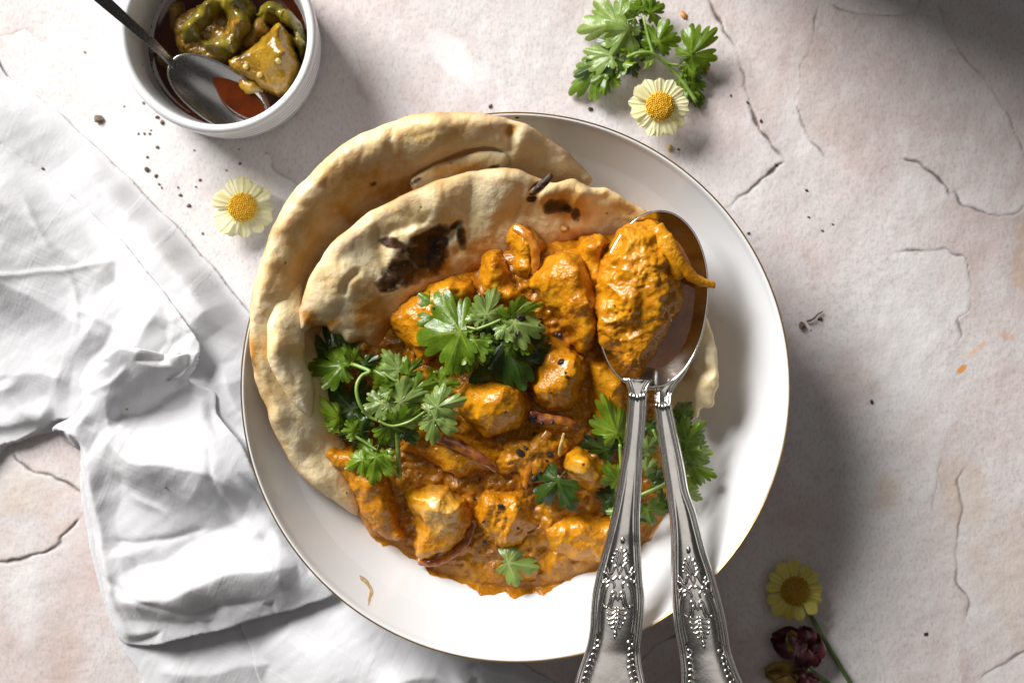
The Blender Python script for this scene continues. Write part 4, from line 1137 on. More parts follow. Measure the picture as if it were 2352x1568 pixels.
def build_teaspoon():
    t = empty('teaspoon', W(470, 220, .016), 'plain dull steel teaspoon standing in the lime pickle ramekin', 'spoon')
    tip, nk = (606, 284), (394, 145)
    spoon_bowl('spoon_bowl', egg(48, tip, nk, 64, .42, .10), .0200, .0275, .0052, MT['steel'], t, tip, nk, .0009)
    # slim handle rising over the rim
    ctr = [(402, 153, .0278, 9), (385, 136, .0300, 10), (350, 100, .0370, 11), (300, 56, .0450, 12), (250, 12, .0520, 14), (200, -32, .0590, 16), (120, -100, .0690, 20), (40, -168, .0770, 26)]
    P = smooth_open(np.array([list(W(a, b, c)) + [w] for a, b, c, w in ctr]), 6)
    M = 13; tt = np.linspace(-1, 1, M); T = np.gradient(P[:, :3], axis=0)
    top = []; bot = []
    for k in range(len(P)):
        d = T[k, :2] / np.linalg.norm(T[k, :2]); pr = np.array([-d[1], d[0], 0])
        hw = P[k, 3] * .000192
        for q in tt:
            top.append(P[k, :3] + pr * hw * q + np.array([0, 0, .0007 * (1 - q * q)]))
            bot.append(P[k, :3] + pr * hw * q - np.array([0, 0, .0012 * (1 - q ** 4) + .0002]))
    n = len(P); N = n * M
    i = np.arange(n - 1)[:, None] * M; j = np.arange(M - 1)[None]
    Ft = np.stack([i + j, i + j + 1, i + M + j + 1, i + M + j], -1).reshape(-1, 4)
    k0 = np.arange(n - 1) * M
    s1 = np.stack([k0, k0 + M, k0 + M + N, k0 + N], 1); s2 = np.stack([k0 + M - 1, k0 + M - 1 + N, k0 + 2 * M - 1 + N, k0 + 2 * M - 1], 1)
    mk('handle', np.concatenate([top, bot]), np.concatenate([Ft, Ft[:, ::-1] + N, s1, s2]), MT['steel'], t)
build_teaspoon()
def spoon_oil():
    out = [(488, 158), (510, 140), (560, 165), (605, 205), (622, 250), (606, 276), (580, 278), (548, 266), (515, 240), (496, 205), (486, 180)]
    xy, q, d, rim = sheet(WA(smooth_closed(out, 6), .0195)[:, :2] + 0, .0006)
    zt = .0197 + .0007 * np.sqrt(1 - (1 - np.clip(d / .002, 0, 1)) ** 2)
    V, F, _ = two_sided(xy, q, rim, zt, np.full(len(xy), .0172))
    tag(mk('pickle_oil', V, F, MT['redoil']), 'dark red oil puddle in the teaspoon bowl', 'oil')
spoon_oil()

# ------------------------------------------------------------------ where a photo pixel meets what is already built
def refresh():
    bpy.context.view_layer.update()
    return bpy.context.evaluated_depsgraph_get()
DG = refresh()
def hit(x, y):
    d = Vector(W(x, y, 0.0)) - Vector((0, 0, CAM_H)); d.normalize()
    ok, loc, nrm, *_ = SC.ray_cast(DG, Vector((0, 0, CAM_H - 0.02)), d)
    return (np.array(loc), np.array(nrm)) if ok else (W(x, y, 0), np.array([0, 0, 1.0]))

# ------------------------------------------------------------------ coriander
def leaf_geo(base, tip, width=1.0, roll=0.0, curl=0.12, fold=0.15, ruffle=0.05, seed=0, lobes=3):
    r_ = np.random.default_rng(seed + 100)
    nA = 216
    th = np.linspace(-np.pi, np.pi, nA, endpoint=False)
    cen = [r_.uniform(-.06, .06), 1.02 + r_.uniform(-.1, .1), -1.02 + r_.uniform(-.1, .1)]
    ln = [.72, .72 * r_.uniform(.75, .98), .72 * r_.uniform(.75, .98)]
    if lobes >= 5:
        cen += [1.95, -1.95]; ln += [.45 * r_.uniform(.8, 1.1), .45 * r_.uniform(.8, 1.1)]
    cw = .53
    rad = np.full(nA, .11); own = np.zeros(nA); best = np.full(nA, -1.0)
    for c, l in zip(cen, ln):
        dl = np.abs(th - c)
        s = np.clip(1 - (dl / cw) ** 4.5, 0, 1)
        k = 8.6 + r_.uniform(-1.0, .8)
        tooth = 1 - .42 * (1 - np.abs(np.cos(k * (th - c) + .25 * np.sin(9 * th + seed))) ** .38) - .20 * np.clip((dl - .12) / .4, 0, 1) * r_.uniform(.5, 1)
        rr = .11 + (l - .11) * s ** .5 * tooth
        m = rr > rad
        rad[m] = rr[m]; own[m] = c
    dpi = np.pi - np.abs(th)
    rad = np.maximum(rad, .32 * np.exp(-(dpi / .10) ** 2))
    dlt = np.abs(th - own)
    rings = np.array([.0, .18, .38, .58, .76, .90, 1.0])
    R = rings[1:, None] * rad[None]
    x = .30 + R * np.cos(th); y = R * np.sin(th) * width
    rho = np.broadcast_to(rings[1:, None], R.shape)
    X = np.concatenate([[.30], x.ravel()]); Y = np.concatenate([[0], y.ravel()])
    rf = np.concatenate([[0], rho.ravel()])
    dlf = np.concatenate([[0], np.broadcast_to(dlt, R.shape).ravel()]); Rf = np.concatenate([[0], R.ravel()])
    P2 = np.stack([X, Y], 1)
    Z = -fold * np.abs(Y) * .7 - curl * (X - .3) ** 2 - curl * .7 * Y ** 2 + ruffle * 1.3 * noise(P2 + seed * 1.7, 3.2, seed) * (.3 + rf) - ruffle * 1.0 * np.clip(dlf / .5, 0, 1) * Rf * 2
    vein = np.exp(-(dlf * Rf / .014) ** 2) * np.clip(1.05 - rf, 0, 1) * .8
    sec = np.abs(((dlf * 6.0 + Rf * 6) % 1.0) - .5)
    vein = np.maximum(vein, .35 * np.exp(-(sec / .05) ** 2) * (rf > .2) * (rf < .9))
    tipa = np.clip((rf - .9) * 8, 0, 1)
    n = nA; m = len(rings) - 1
    F = []
    i = 1 + np.arange(m - 1)[:, None] * n; j = np.arange(n)[None]; j2 = (j + 1) % n
    F.append(np.stack([i + j, i + n + j, i + n + j2, i + j2], -1).reshape(-1, 4))
    ev = np.arange(0, n, 2)
    F.append(np.stack([np.zeros(len(ev), int), 1 + ev, 1 + (ev + 1) % n, 1 + (ev + 2) % n], 1))
    F = np.concatenate(F)
    base = np.asarray(base); tip = np.asarray(tip)
    ex = tip - base; L = np.linalg.norm(ex); ex = ex / L
    ey = np.cross([0, 0, 1.0], ex); ey /= np.linalg.norm(ey) + 1e-9
    ez = np.cross(ex, ey)
    cr, sr = math.cos(roll), math.sin(roll)
    ey, ez = ey * cr + ez * sr, ez * cr - ey * sr
    V = base + L * (X[:, None] * ex + Y[:, None] * ey + Z[:, None] * ez)
    return V, F, {'vein': vein, 'tip': tipa}

def sprig(name, label, group, leaves, stems, zfun, grow=1.04):
    """leaves: (bx,by, tx,ty, width, dz_base, dz_tip, material, roll, curl, fold); stems: (points (x,y,dz), r0, r1)"""
    b0 = leaves[0]
    root = empty(name, W(b0[0], b0[1], zfun(b0[0], b0[1])), label, 'coriander', group)
    for k, (bx, by, tx, ty, wd, dzb, dzt, mt, roll, curl, fold) in enumerate(leaves):
        g = grow; tx, ty = bx + (tx - bx) * g, by + (ty - by) * g
        b = W(bx, by, zfun(bx, by) + dzb); t = W(tx, ty, zfun(tx, ty) + dzt)
        V, F, at = leaf_geo(b, t, wd, roll, curl, fold, .06, seed=int(bx * 3 + by), lobes=5)
        mk('leaf', V, F, MT[mt], root, at)
        # a smaller leaflet from the same node
        r_ = np.random.default_rng(int(bx * 7 + by * 5)); sg = 1 if r_.uniform() > .5 else -1
        an = sg * r_.uniform(.7, 1.15); q_ = r_.uniform(.5, .68)
        dx, dy = tx - bx, ty - by
        t2 = W(bx + q_ * (dx * math.cos(an) - dy * math.sin(an)), by + q_ * (dx * math.sin(an) + dy * math.cos(an)), zfun(bx, by) + dzb + r_.uniform(-.003, .002))
        b2 = W(bx, by, zfun(bx, by) + dzb - .0012)
        V, F, at = leaf_geo(b2, t2, min(1.0, wd * 1.05), roll + r_.uniform(-.4, .4), curl, fold, .07, seed=int(bx * 5 + by * 3), lobes=5)
        mk('leaf', V, F, MT[mt], root, at)
    for pts, r0, r1 in stems:
        p = smooth_open(np.array([W(x, y, zfun(x, y) + dz) for x, y, dz in pts]), 6)
        V, F = tube(p, np.linspace(r0, r1, len(p)) * .78, 8)
        mk('stem', V, F, MT['stem'], root)
    return root

fz = lambda x, y: min(hit(x, y)[0][2], .060)
GS = 'coriander garnish'
cz_ = lambda z: (lambda x, y: z)
# big glossy leaf and its neighbours on the heap
sprig('coriander_sprig', 'coriander sprig with one big glossy lobed leaf on top of the heap', GS, [
    (1102, 756, 958, 775, 1.30, .004, .000, 'leaf', .10, .25, .10),
    (1060, 745, 968, 672, .85, -.003, -.004, 'leaf', .2, .2, .1),
    (1108, 748, 1140, 662, .85, .004, .003, 'leaf_pale', .15, .15, .2),
    (1146, 735, 1252, 752, 1.05, .005, .001, 'leaf_pale', -.35, .3, .25),
    (1140, 738, 1246, 706, .55, .004, .001, 'leaf', .6, .3, .3),
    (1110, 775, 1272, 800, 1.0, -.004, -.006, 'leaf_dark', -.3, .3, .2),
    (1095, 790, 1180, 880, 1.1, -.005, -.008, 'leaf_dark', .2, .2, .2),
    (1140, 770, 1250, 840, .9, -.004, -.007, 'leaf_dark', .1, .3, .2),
    (1170, 780, 1235, 785, .8, .001, -.003, 'leaf', -.9, .5, .3),
    (1060, 800, 1020, 860, .8, -.001, -.004, 'leaf', .3, .3, .2),
    (1092, 772, 1080, 858, .95, .003, -.002, 'leaf', -.2, .25, .15),
], [([(1095, 756, .004), (1125, 745, .0050), (1150, 734, .005)], .0009, .0008), ([(1095, 756, .004), (1060, 748, .001), (1030, 742, -.002)], .0008, .0006)], cz_(.0605))

# curly sprig between naan and chicken
zl = cz_(.052)
sprig('coriander_sprig', 'curly coriander sprig with a looping pale stem, between naan and chicken', GS, [
    (822, 842, 706, 836, .85, .000, -.003, 'leaf', .3, .2, .2),
    (822, 842, 876, 822, .55, .000, .001, 'leaf_dark', .3, .2, .2),
    (812, 838, 792, 792, .45, .001, .004, 'leaf', .9, .2, .2),
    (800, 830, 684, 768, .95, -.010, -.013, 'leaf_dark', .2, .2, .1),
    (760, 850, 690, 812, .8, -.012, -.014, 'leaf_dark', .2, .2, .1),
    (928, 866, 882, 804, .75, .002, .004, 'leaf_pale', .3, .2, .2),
    (922, 868, 968, 832, .85, .003, .005, 'leaf', .3, .3, .2),
    (918, 878, 842, 852, .95, .002, .000, 'leaf', -.3, .4, .3),
    (905, 895, 870, 905, .9, .002, .002, 'leaf', .8, .4, .3),
    (898, 915, 834, 944, 1.0, .002, .003, 'leaf_pale', .2, .3, .2),
    (890, 930, 978, 908, .9, .003, .005, 'leaf_pale', .3, .3, .2),
    (930, 900, 1000, 880, .95, .002, .004, 'leaf', .2, .3, .2),
    (975, 942, 1066, 916, .75, .004, .006, 'leaf_pale', .1, .2, .3),
    (972, 948, 1048, 990, .95, .004, .003, 'leaf_pale', -.1, .2, .2),
    (985, 880, 1052, 882, .9, .000, .003, 'leaf_lime', .3, .3, .2),
    (998, 868, 988, 842, .5, .002, .006, 'leaf_lime', .8, .3, .2),
    (862, 962, 958, 1010, .85, -.001, -.003, 'leaf', .1, .3, .2),
    (880, 972, 985, 968, .6, .001, .002, 'leaf', .7, .3, .2),
    (820, 1000, 800, 966, 1.1, -.003, -.001, 'leaf_lime', .5, .3, .3),
    (790, 985, 750, 905, .55, -.004, -.003, 'leaf_lime', .9, .4, .3),
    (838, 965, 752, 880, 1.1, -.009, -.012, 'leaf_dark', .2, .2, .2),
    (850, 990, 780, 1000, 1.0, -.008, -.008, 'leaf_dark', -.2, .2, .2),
    (868, 1020, 850, 1108, 1.0, -.004, -.002, 'leaf', .1, .3, .25),
    (850, 1045, 792, 1075, .8, -.004, -.004, 'leaf_lime', .2, .4, .3),
    (880, 1030, 890, 1075, .7, -.004, -.004, 'leaf_lime', .7, .4, .3),
    (870, 985, 905, 1030, .9, -.006, -.008, 'leaf_dark', .2, .2, .2),
    (925, 985, 955, 1020, .7, -.003, -.006, 'leaf_dark', .2, .2, .2),
    (905, 890, 940, 945, 1.0, -.002, -.003, 'leaf', .1, .3, .2),
    (890, 985, 870, 1015, .9, -.003, -.004, 'leaf', .2, .3, .2),
], [([(808, 836, .000), (826, 842, .002), (849, 853, .004), (832, 862, .005), (820, 882, .006), (820, 908, .006), (830, 935, .005), (846, 955, .003), (868, 966, .002)], .0012, .0009),
    ([(868, 966, .002), (900, 978, .001), (940, 968, .002), (975, 946, .004)], .0008, .0007), ([(880, 855, .003), (905, 872, .004), (920, 880, .003)], .0009, .0007),
    ([(905, 965, -.004), (912, 1010, -.006), (915, 1050, -.010), (918, 1095, -.014)], .0015, .0014), ([(915, 1090, -.012), (895, 1075, -.009), (880, 1050, -.006)], .0008, .0007),
    ([(790, 985, -.004), (830, 1010, -.004), (868, 1035, -.004)], .0009, .0007)], zl)

# sprig under the spoon handles
zr = cz_(.040)
sprig('coriander_sprig', 'coriander sprig trapped under the two silver spoon handles', GS, [
    (1428, 1030, 1388, 910, .70, .006, .010, 'leaf_lime', .25, .15, .5),
    (1422, 1042, 1325, 1010, .75, -.002, -.002, 'leaf_dark', -.3, .2, .2),
    (1430, 1120, 1390, 1062, .8, .003, .006, 'leaf', .2, .2, .2),
    (1430, 1180, 1392, 1172, .9, .002, .000, 'leaf_pale', .3, .3, .2),
    (1430, 1140, 1372, 1130, 1.0, -.004, -.005, 'leaf_dark', .1, .2, .2),
    (1410, 1180, 1385, 1150, .9, -.005, -.005, 'leaf_dark', .1, .2, .2),
    (1475, 1040, 1512, 1010, .9, .006, .007, 'leaf_pale', .3, .2, .2),
    (1474, 1085, 1510, 1060, .9, .005, .006, 'leaf_pale', .3, .2, .2),
    (1490, 1110, 1530, 1080, 1.0, .000, .000, 'leaf_dark', .1, .2, .2),
    (1560, 1030, 1618, 972, .9, .005, .008, 'leaf', .2, .2, .2),
    (1562, 1040, 1636, 1042, 1.0, .004, .004, 'leaf_pale', .1, .3, .2),
    (1570, 1060, 1646, 1090, .8, .003, .003, 'leaf', -.3, .3, .3),
    (1568, 1110, 1618, 1106, .8, .000, -.001, 'leaf_lime', .3, .3, .2),
    (1560, 1130, 1612, 1150, .8, -.004, -.006, 'leaf_pale', .2, .3, .2),
    (1480, 1150, 1500, 1212, .9, .000, -.006, 'leaf', .2, .3, .3),
    (1555, 960, 1588, 925, .9, .005, .005, 'leaf', .2, .2, .2),
    (1548, 990, 1590, 950, .8, .000, .002, 'leaf_dark', .1, .2, .2),
    (1490, 960, 1500, 1010, .9, .000, .000, 'leaf_dark', .2, .2, .2),
    (1520, 1180, 1520, 1130, .8, -.006, -.004, 'leaf_dark', .1, .2, .2),
    (1450, 1200, 1480, 1160, .9, -.006, -.004, 'leaf_dark', .1, .2, .2),
    (1560, 1070, 1600, 1020, .9, .001, .002, 'leaf', .2, .2, .2),
], [([(1430, 1160, .000), (1475, 1135, .002), (1530, 1108, .003), (1575, 1060, .003)], .0011, .0008), ([(1424, 1020, .006), (1426, 1060, .004), (1430, 1120, .002)], .0010, .0009), ([(1500, 985, .004), (1520, 1040, .004), (1530, 1100, .003)], .0009, .0008)], zr)

def loose_leaf(label, bx, by, tx, ty, wd, zb, zt, mt, roll=.1, curl=.2):
    V, F, at = leaf_geo(W(bx, by, zb), W(tx, ty, zt), wd, roll, curl, .1, .06, int(bx), 5)
    tag(mk('coriander_leaflet', V, F, MT[mt], None, at), label, 'coriander', 'loose coriander leaflets')
loose_leaf('dark green loose leaflet stuck in the gravy beside the small chicken chunk', 1300, 1080, 1232, 1158, 1.1, .0455, .0400, 'leaf_dark')
loose_leaf('grey-green loose leaflet lying at the lower gravy edge', 1136, 1285, 1238, 1305, .85, .0300, .0290, 'leaf_pale', -.1, .12)

# sprig on the table
zt_ = cz_(.004)
sprig('coriander_sprig', 'coriander sprig lying on the stone table behind a pale yellow flower', GS, [
    (1458, 42, 1325, 72, .90, .016, .006, 'leaf_pale', -.2, .3, .2),
    (1432, 138, 1346, 108, .85, .012, .010, 'leaf_pale', .2, .3, .2),
    (1400, 145, 1302, 205, .75, .010, .002, 'leaf', .3, .3, .3),
    (1440, 125, 1322, 168, .55, .011, .008, 'leaf_dark', .2, .3, .2),
    (1462, 128, 1372, 182, .40, .012, .006, 'leaf_lime', .7, .3, .2),
    (1476, 38, 1404, 26, .95, .010, .008, 'leaf', .2, .2, .2),
    (1478, 36, 1530, 14, 1.1, .010, .007, 'leaf', .2, .3, .2),
    (1476, 30, 1490, -20, 1.0, .010, .007, 'leaf', .2, .3, .2),
    (1500, 118, 1534, 46, 1.05, .010, .012, 'leaf', .1, .3, .2),
    (1490, 112, 1436, 58, .95, .003, .002, 'leaf_dark', .1, .2, .2),
    (1505, 125, 1428, 112, .35, .010, .010, 'leaf_lime', .5, .2, .2),
    (1560, 150, 1646, 72, .75, .008, .014, 'leaf', .2, .2, .2),
    (1560, 150, 1632, 148, .85, .006, .002, 'leaf', -.4, .4, .3),
    (1572, 130, 1572, 108, .6, .006, .004, 'leaf', .3, .3, .2),
    (1566, 165, 1612, 240, .6, .004, .000, 'leaf', .3, .3, .3),
    (1570, 190, 1608, 250, .5, .003, .000, 'leaf', .3, .3, .3),
    (1440, 140, 1462, 180, .7, .004, .001, 'leaf_dark', .3, .3, .2),
    (1470, 60, 1478, 40, .6, .006, .006, 'leaf_dark', .1, .2, .2),
], [([(1600, 235, .002), (1570, 190, .004), (1545, 162, .006), (1515, 135, .009), (1495, 122, .011), (1465, 122, .012), (1440, 132, .012)], .0013, .0010), ([(1515, 135, .009), (1535, 146, .008), (1560, 150, .008)], .0010, .0008), ([(1500, 122, .010), (1490, 90, .010), (1478, 40, .010)], .0010, .0008), ([(1560, 150, .008), (1568, 170, .005), (1580, 200, .003)], .0009, .0007)], zt_)

# ------------------------------------------------------------------ flowers
def petal_mesh(seed, mat, wid=.40):
    r_ = np.random.default_rng(seed)
    nu, nv = 11, 9
    u = np.linspace(0, 1, nu)[:, None]; v = np.linspace(-1, 1, nv)[None]
    w = wid * (u ** .5) * np.sqrt(np.clip(1 - (np.clip(u - .62, 0, 1) / .40) ** 2.4, 0.04, 1)) + .035
    x = u * (1 - .06 * (np.abs(v) ** 2) * (u > .8)) + .025 * np.cos(v * 7 + r_.uniform(0, 3)) * (u > .95)
    y = v * w
    groove = .5 + .5 * np.cos(v * 3 * np.pi / 1.1) + 0 * u
    z = .02 * groove * np.clip(u * 2, 0, 1) - .16 * u ** 2 * r_.uniform(.2, 1.3) - .05 * v ** 2 + .05 * r_.uniform(-1, 1) * v * u + .08 * u
    V = np.stack([x + 0 * v, y, z], -1).reshape(-1, 3)
    idx = np.arange(nu * nv).reshape(nu, nv)
    F = np.stack([idx[:-1, :-1], idx[1:, :-1], idx[1:, 1:], idx[:-1, 1:]], -1).reshape(-1, 4)
    inner = np.broadcast_to(np.clip(.9 - u * 2.4, 0, 1), (nu, nv)).ravel()
    return mesh_data('petal', V, F, mat, {'groove': np.broadcast_to(groove, (nu, nv)).ravel(), 'inner': inner})
PETALS = [petal_mesh(k, MT['petal'], .35 + .03 * (k % 3)) for k in range(7)]
DEEP = [petal_mesh(k + 7, MT['petal_deep'], .33 + .03 * (k % 3)) for k in range(7)]

def disc_geo(R, seed, squash):
    parts = []
    V, F = blob_unit(12, 18, 0, 0)
    parts.append((V * np.array([R, R, R * squash]), F))
    n = 170; b, bf = blob_unit(5, 6, 0, 0)
    for k in range(n):
        a = k * 2.39996; rr = R * .98 * math.sqrt((k + .5) / n)
        z = R * squash * math.sqrt(max(0, 1 - (rr / R) ** 2 * .96))
        s = R * (.060 + .022 * (k / n)) * random.uniform(.8, 1.25)
        parts.append((b * np.array([s, s, s * 1.7]) + np.array([rr * math.cos(a), rr * math.sin(a), z]), bf))
    return join(parts)

def daisy(label, cx, cy, z, rad_px, disc_px, npet, tilt, spin, seed, disc_mat, squash=.55, stem=None):
    r_ = random.Random(seed)
    c = W(cx, cy, z); px = (CAM_H - z) / FPX
    root = empty('pale_yellow_flower', c, label, 'flower', 'pale yellow daisy-like flowers')
    root.rotation_euler = (tilt[0], tilt[1], 0)
    R = rad_px * px
    for k in range(npet):
        a = spin + 2 * math.pi * k / npet + r_.uniform(-.09, .09)
        o = bpy.data.objects.new('petal', r_.choice(DEEP if disc_mat is MT['disc_dark'] else PETALS)); COL.objects.link(o); o.parent = root
        d0 = disc_px * px * .72
        o.location = (d0 * math.cos(a), d0 * math.sin(a), (k % 3) * .0007 - .0006)
        o.rotation_euler = (r_.uniform(-.28, .28), r_.uniform(-.12, .30), a)
        L = (R - d0) * r_.uniform(.84, 1.07)
        o.scale = (L, L * r_.uniform(.85, 1.1), L)
    V, F = disc_geo(disc_px * px, seed, squash)
    o = bpy.data.objects.new('flower_disc', mesh_data('flower_disc', V + np.array([0, 0, .0004]), F, disc_mat)); COL.objects.link(o); o.parent = root
    b, bf = blob_unit(8, 12, 0, .1)
    o = bpy.data.objects.new('calyx', mesh_data('calyx', b * np.array([1, 1, .55]) * disc_px * px * .8 - np.array([0, 0, .0022]), bf, MT['darkstem'])); COL.objects.link(o); o.parent = root
    if stem:
        p = smooth_open(np.array([W(*s) for s in stem]) - c, 6)
        V, F = tube(p, np.linspace(.0011, .0010, len(p)), 8)
        o = bpy.data.objects.new('stem', mesh_data('stem', V, F, MT['darkstem'])); COL.objects.link(o); o.parent = root
        root.rotation_euler = (0, 0, 0)
        for ch in root.children:
            if ch.name.startswith(('petal', 'flower_disc', 'calyx')):
                pass
    return root
daisy('pale yellow flower in front of the coriander sprig on the table', 1516, 245, .016, 73, 33, 14, (.12, -.10), .2, 1, MT['disc'], .62)
daisy('pale yellow flower beside the naan, partly behind it', 557, 477, .010, 73, 33, 13, (-.05, .22), .5, 2, MT['disc'], .5)
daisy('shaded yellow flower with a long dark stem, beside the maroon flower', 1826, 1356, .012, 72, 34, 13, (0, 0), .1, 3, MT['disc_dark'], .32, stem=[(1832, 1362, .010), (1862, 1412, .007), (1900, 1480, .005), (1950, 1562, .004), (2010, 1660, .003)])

def maroon_flower():
    root = empty('maroon_flower', W(1830, 1500, .004), 'wilted maroon and mustard flower lying on the shaded table', 'flower')
    specs = [((1855, 1480), (1845, 1440), 1.0, 'maroon'), ((1850, 1485), (1778, 1462), .9, 'maroon'), ((1845, 1500), (1815, 1452), .8, 'yellowpetal'), ((1835, 1520), (1872, 1458), .9, 'maroon'), ((1850, 1540), (1846, 1490), 1.0, 'maroon'), ((1840, 1545), (1765, 1545), .8, 'yellowpetal'), ((1850, 1540), (1822, 1570), 1.0, 'maroon'), ((1855, 1530), (1880, 1500), .7, 'maroon'), ((1825, 1550), (1790, 1590), .9, 'maroon'), ((1850, 1550), (1880, 1560), .7, 'maroon')]
    for k, (b, t, wd, mt) in enumerate(specs):
        r_ = np.random.default_rng(k)
        B, T = W(b[0], b[1], .008 + .001 * (k % 3)), W(t[0], t[1], .006 + .005 * r_.uniform())
        ex = T - B; L = np.linalg.norm(ex); ex /= L
        ey = np.cross([0, 0, 1], ex); ey /= np.linalg.norm(ey); ez = np.cross(ex, ey)
        u, v = np.meshgrid(np.linspace(0, 1.1, 14), np.linspace(-1, 1, 13), indexing='ij')
        w = .55 * wd * np.sin(np.clip(u / 1.1, 0.03, .97) * np.pi) ** .6
        z = .28 * v ** 2 * np.sin(u * 3) + .12 * np.sin(u * 6 + k) + .10 * np.sin(v * 5 + k * 2) * u
        P = np.stack([u.ravel(), (v * w).ravel()], 1)
        z = z.ravel() + .10 * noise(P + k, 4, k)
        V = B + L * (P[:, :1] * ex + P[:, 1:] * ey + z[:, None] * ez)
        V[:, 2] = np.maximum(V[:, 2], .0012)
        idx = np.arange(14 * 13).reshape(14, 13)
        F = np.stack([idx[:-1, :-1], idx[1:, :-1], idx[1:, 1:], idx[:-1, 1:]], -1).reshape(-1, 4)
        mk('petal', V, F, MT[mt], root)
    p = smooth_open(np.array([W(1855, 1535, .008), W(1890, 1560, .006), W(1930, 1590, .004), W(1980, 1640, .003)]), 6)
    V, F = tube(p, .0011, 8)
    mk('stem', V, F, MT['darkstem'], root)
maroon_flower()

# ------------------------------------------------------------------ linen napkin
def outer_wall(xy):
    r = np.hypot(xy[:, 0] - BOWL_C[0], xy[:, 1] - BOWL_C[1])
    return np.where(r < .121, .0032 + .050 * np.clip((r - .060) / .061, 0, 1) ** 1.9, 1.0) - .0016

def cloth(name, outline, base, ridges, parent, seed, floor=0.0012, zref=.01, wr=.00045, under=None, blend=.014, lift=None):
    o_v = smooth_closed(outline, 6)
    ow = WA(o_v, zref)[:, :2]
    ow = ow + np.stack([fbm(ow, 60, 2, seed), fbm(ow, 60, 2, seed + 1)], 1) * .0009
    b = rbf(np.array([W(x, y, zref) for x, y, _ in base]), [z for *_, z in base], .01)
    Ls = [(smooth_open(WA(line, zref)[:, :2], 5), h, w1, w2) for line, h, w1, w2 in ridges]
    R = np.array([[.82, .57], [-.57, .82]])
    def height(xy):
        z = b(xy)
        wob = np.stack([fbm(xy, 35, 2, seed + 2), fbm(xy, 35, 2, seed + 3)], 1) * .0035
        for L, h, w1, w2 in Ls:
            dd, _, side, par = line_dist(xy + wob, L)
            w = np.where(side > 0, w1, w2)
            z = z + h * (.55 * np.exp(-(dd / w) ** 2) + .45 * np.exp(-dd / (w * .8))) * np.clip(np.minimum(par, 1 - par) * 7 + .15, 0, 1)
        p = xy @ R.T
        z = z + wr * fbm(p * np.array([1, .35]), 75, 3, seed + 7) + wr * .5 * fbm(p * np.array([.4, 1.2]), 150, 2, seed + 8)
        z = z + .0006 * (.45 - np.abs(noise(p * np.array([1, .45]), 42, seed + 12))) + .0002 * (.4 - np.abs(noise(p * np.array([.5, 1]), 95, seed + 13)))
        return np.maximum(z, floor)
    xy, q, d, rim = sheet(ow, .0009)
    z = height(xy)
    u = under(xy) if under is not None else np.full(len(xy), .0004)
    k = np.clip(d / blend, 0, 1); k = k * k * (3 - 2 * k)
    if lift is not None:            # edges that stand clear of what lies below
        for (lx, ly, lr) in lift:
            c = W(lx, ly, zref)[:2]
            k = np.maximum(k, np.clip(1.6 - np.hypot(*(xy - c).T) / (lr * .0002), 0, 1))
    z = u + .0010 + np.maximum(z - u - .0010, 0) * k
    z = np.minimum(z, np.maximum(outer_wall(xy), .0008))
    th = .00035
    V, F, _ = two_sided(xy, q, rim, z + th * (d > 0), z - th)
    mk(name, V, F, MT['linen'], parent)
    inpoly = ow
    return lambda Q: np.where(inside(Q, inpoly), height(Q), u_floor(Q, under))

def u_floor(Q, under):
    return under(Q) if under is not None else np.full(len(Q), .0004)

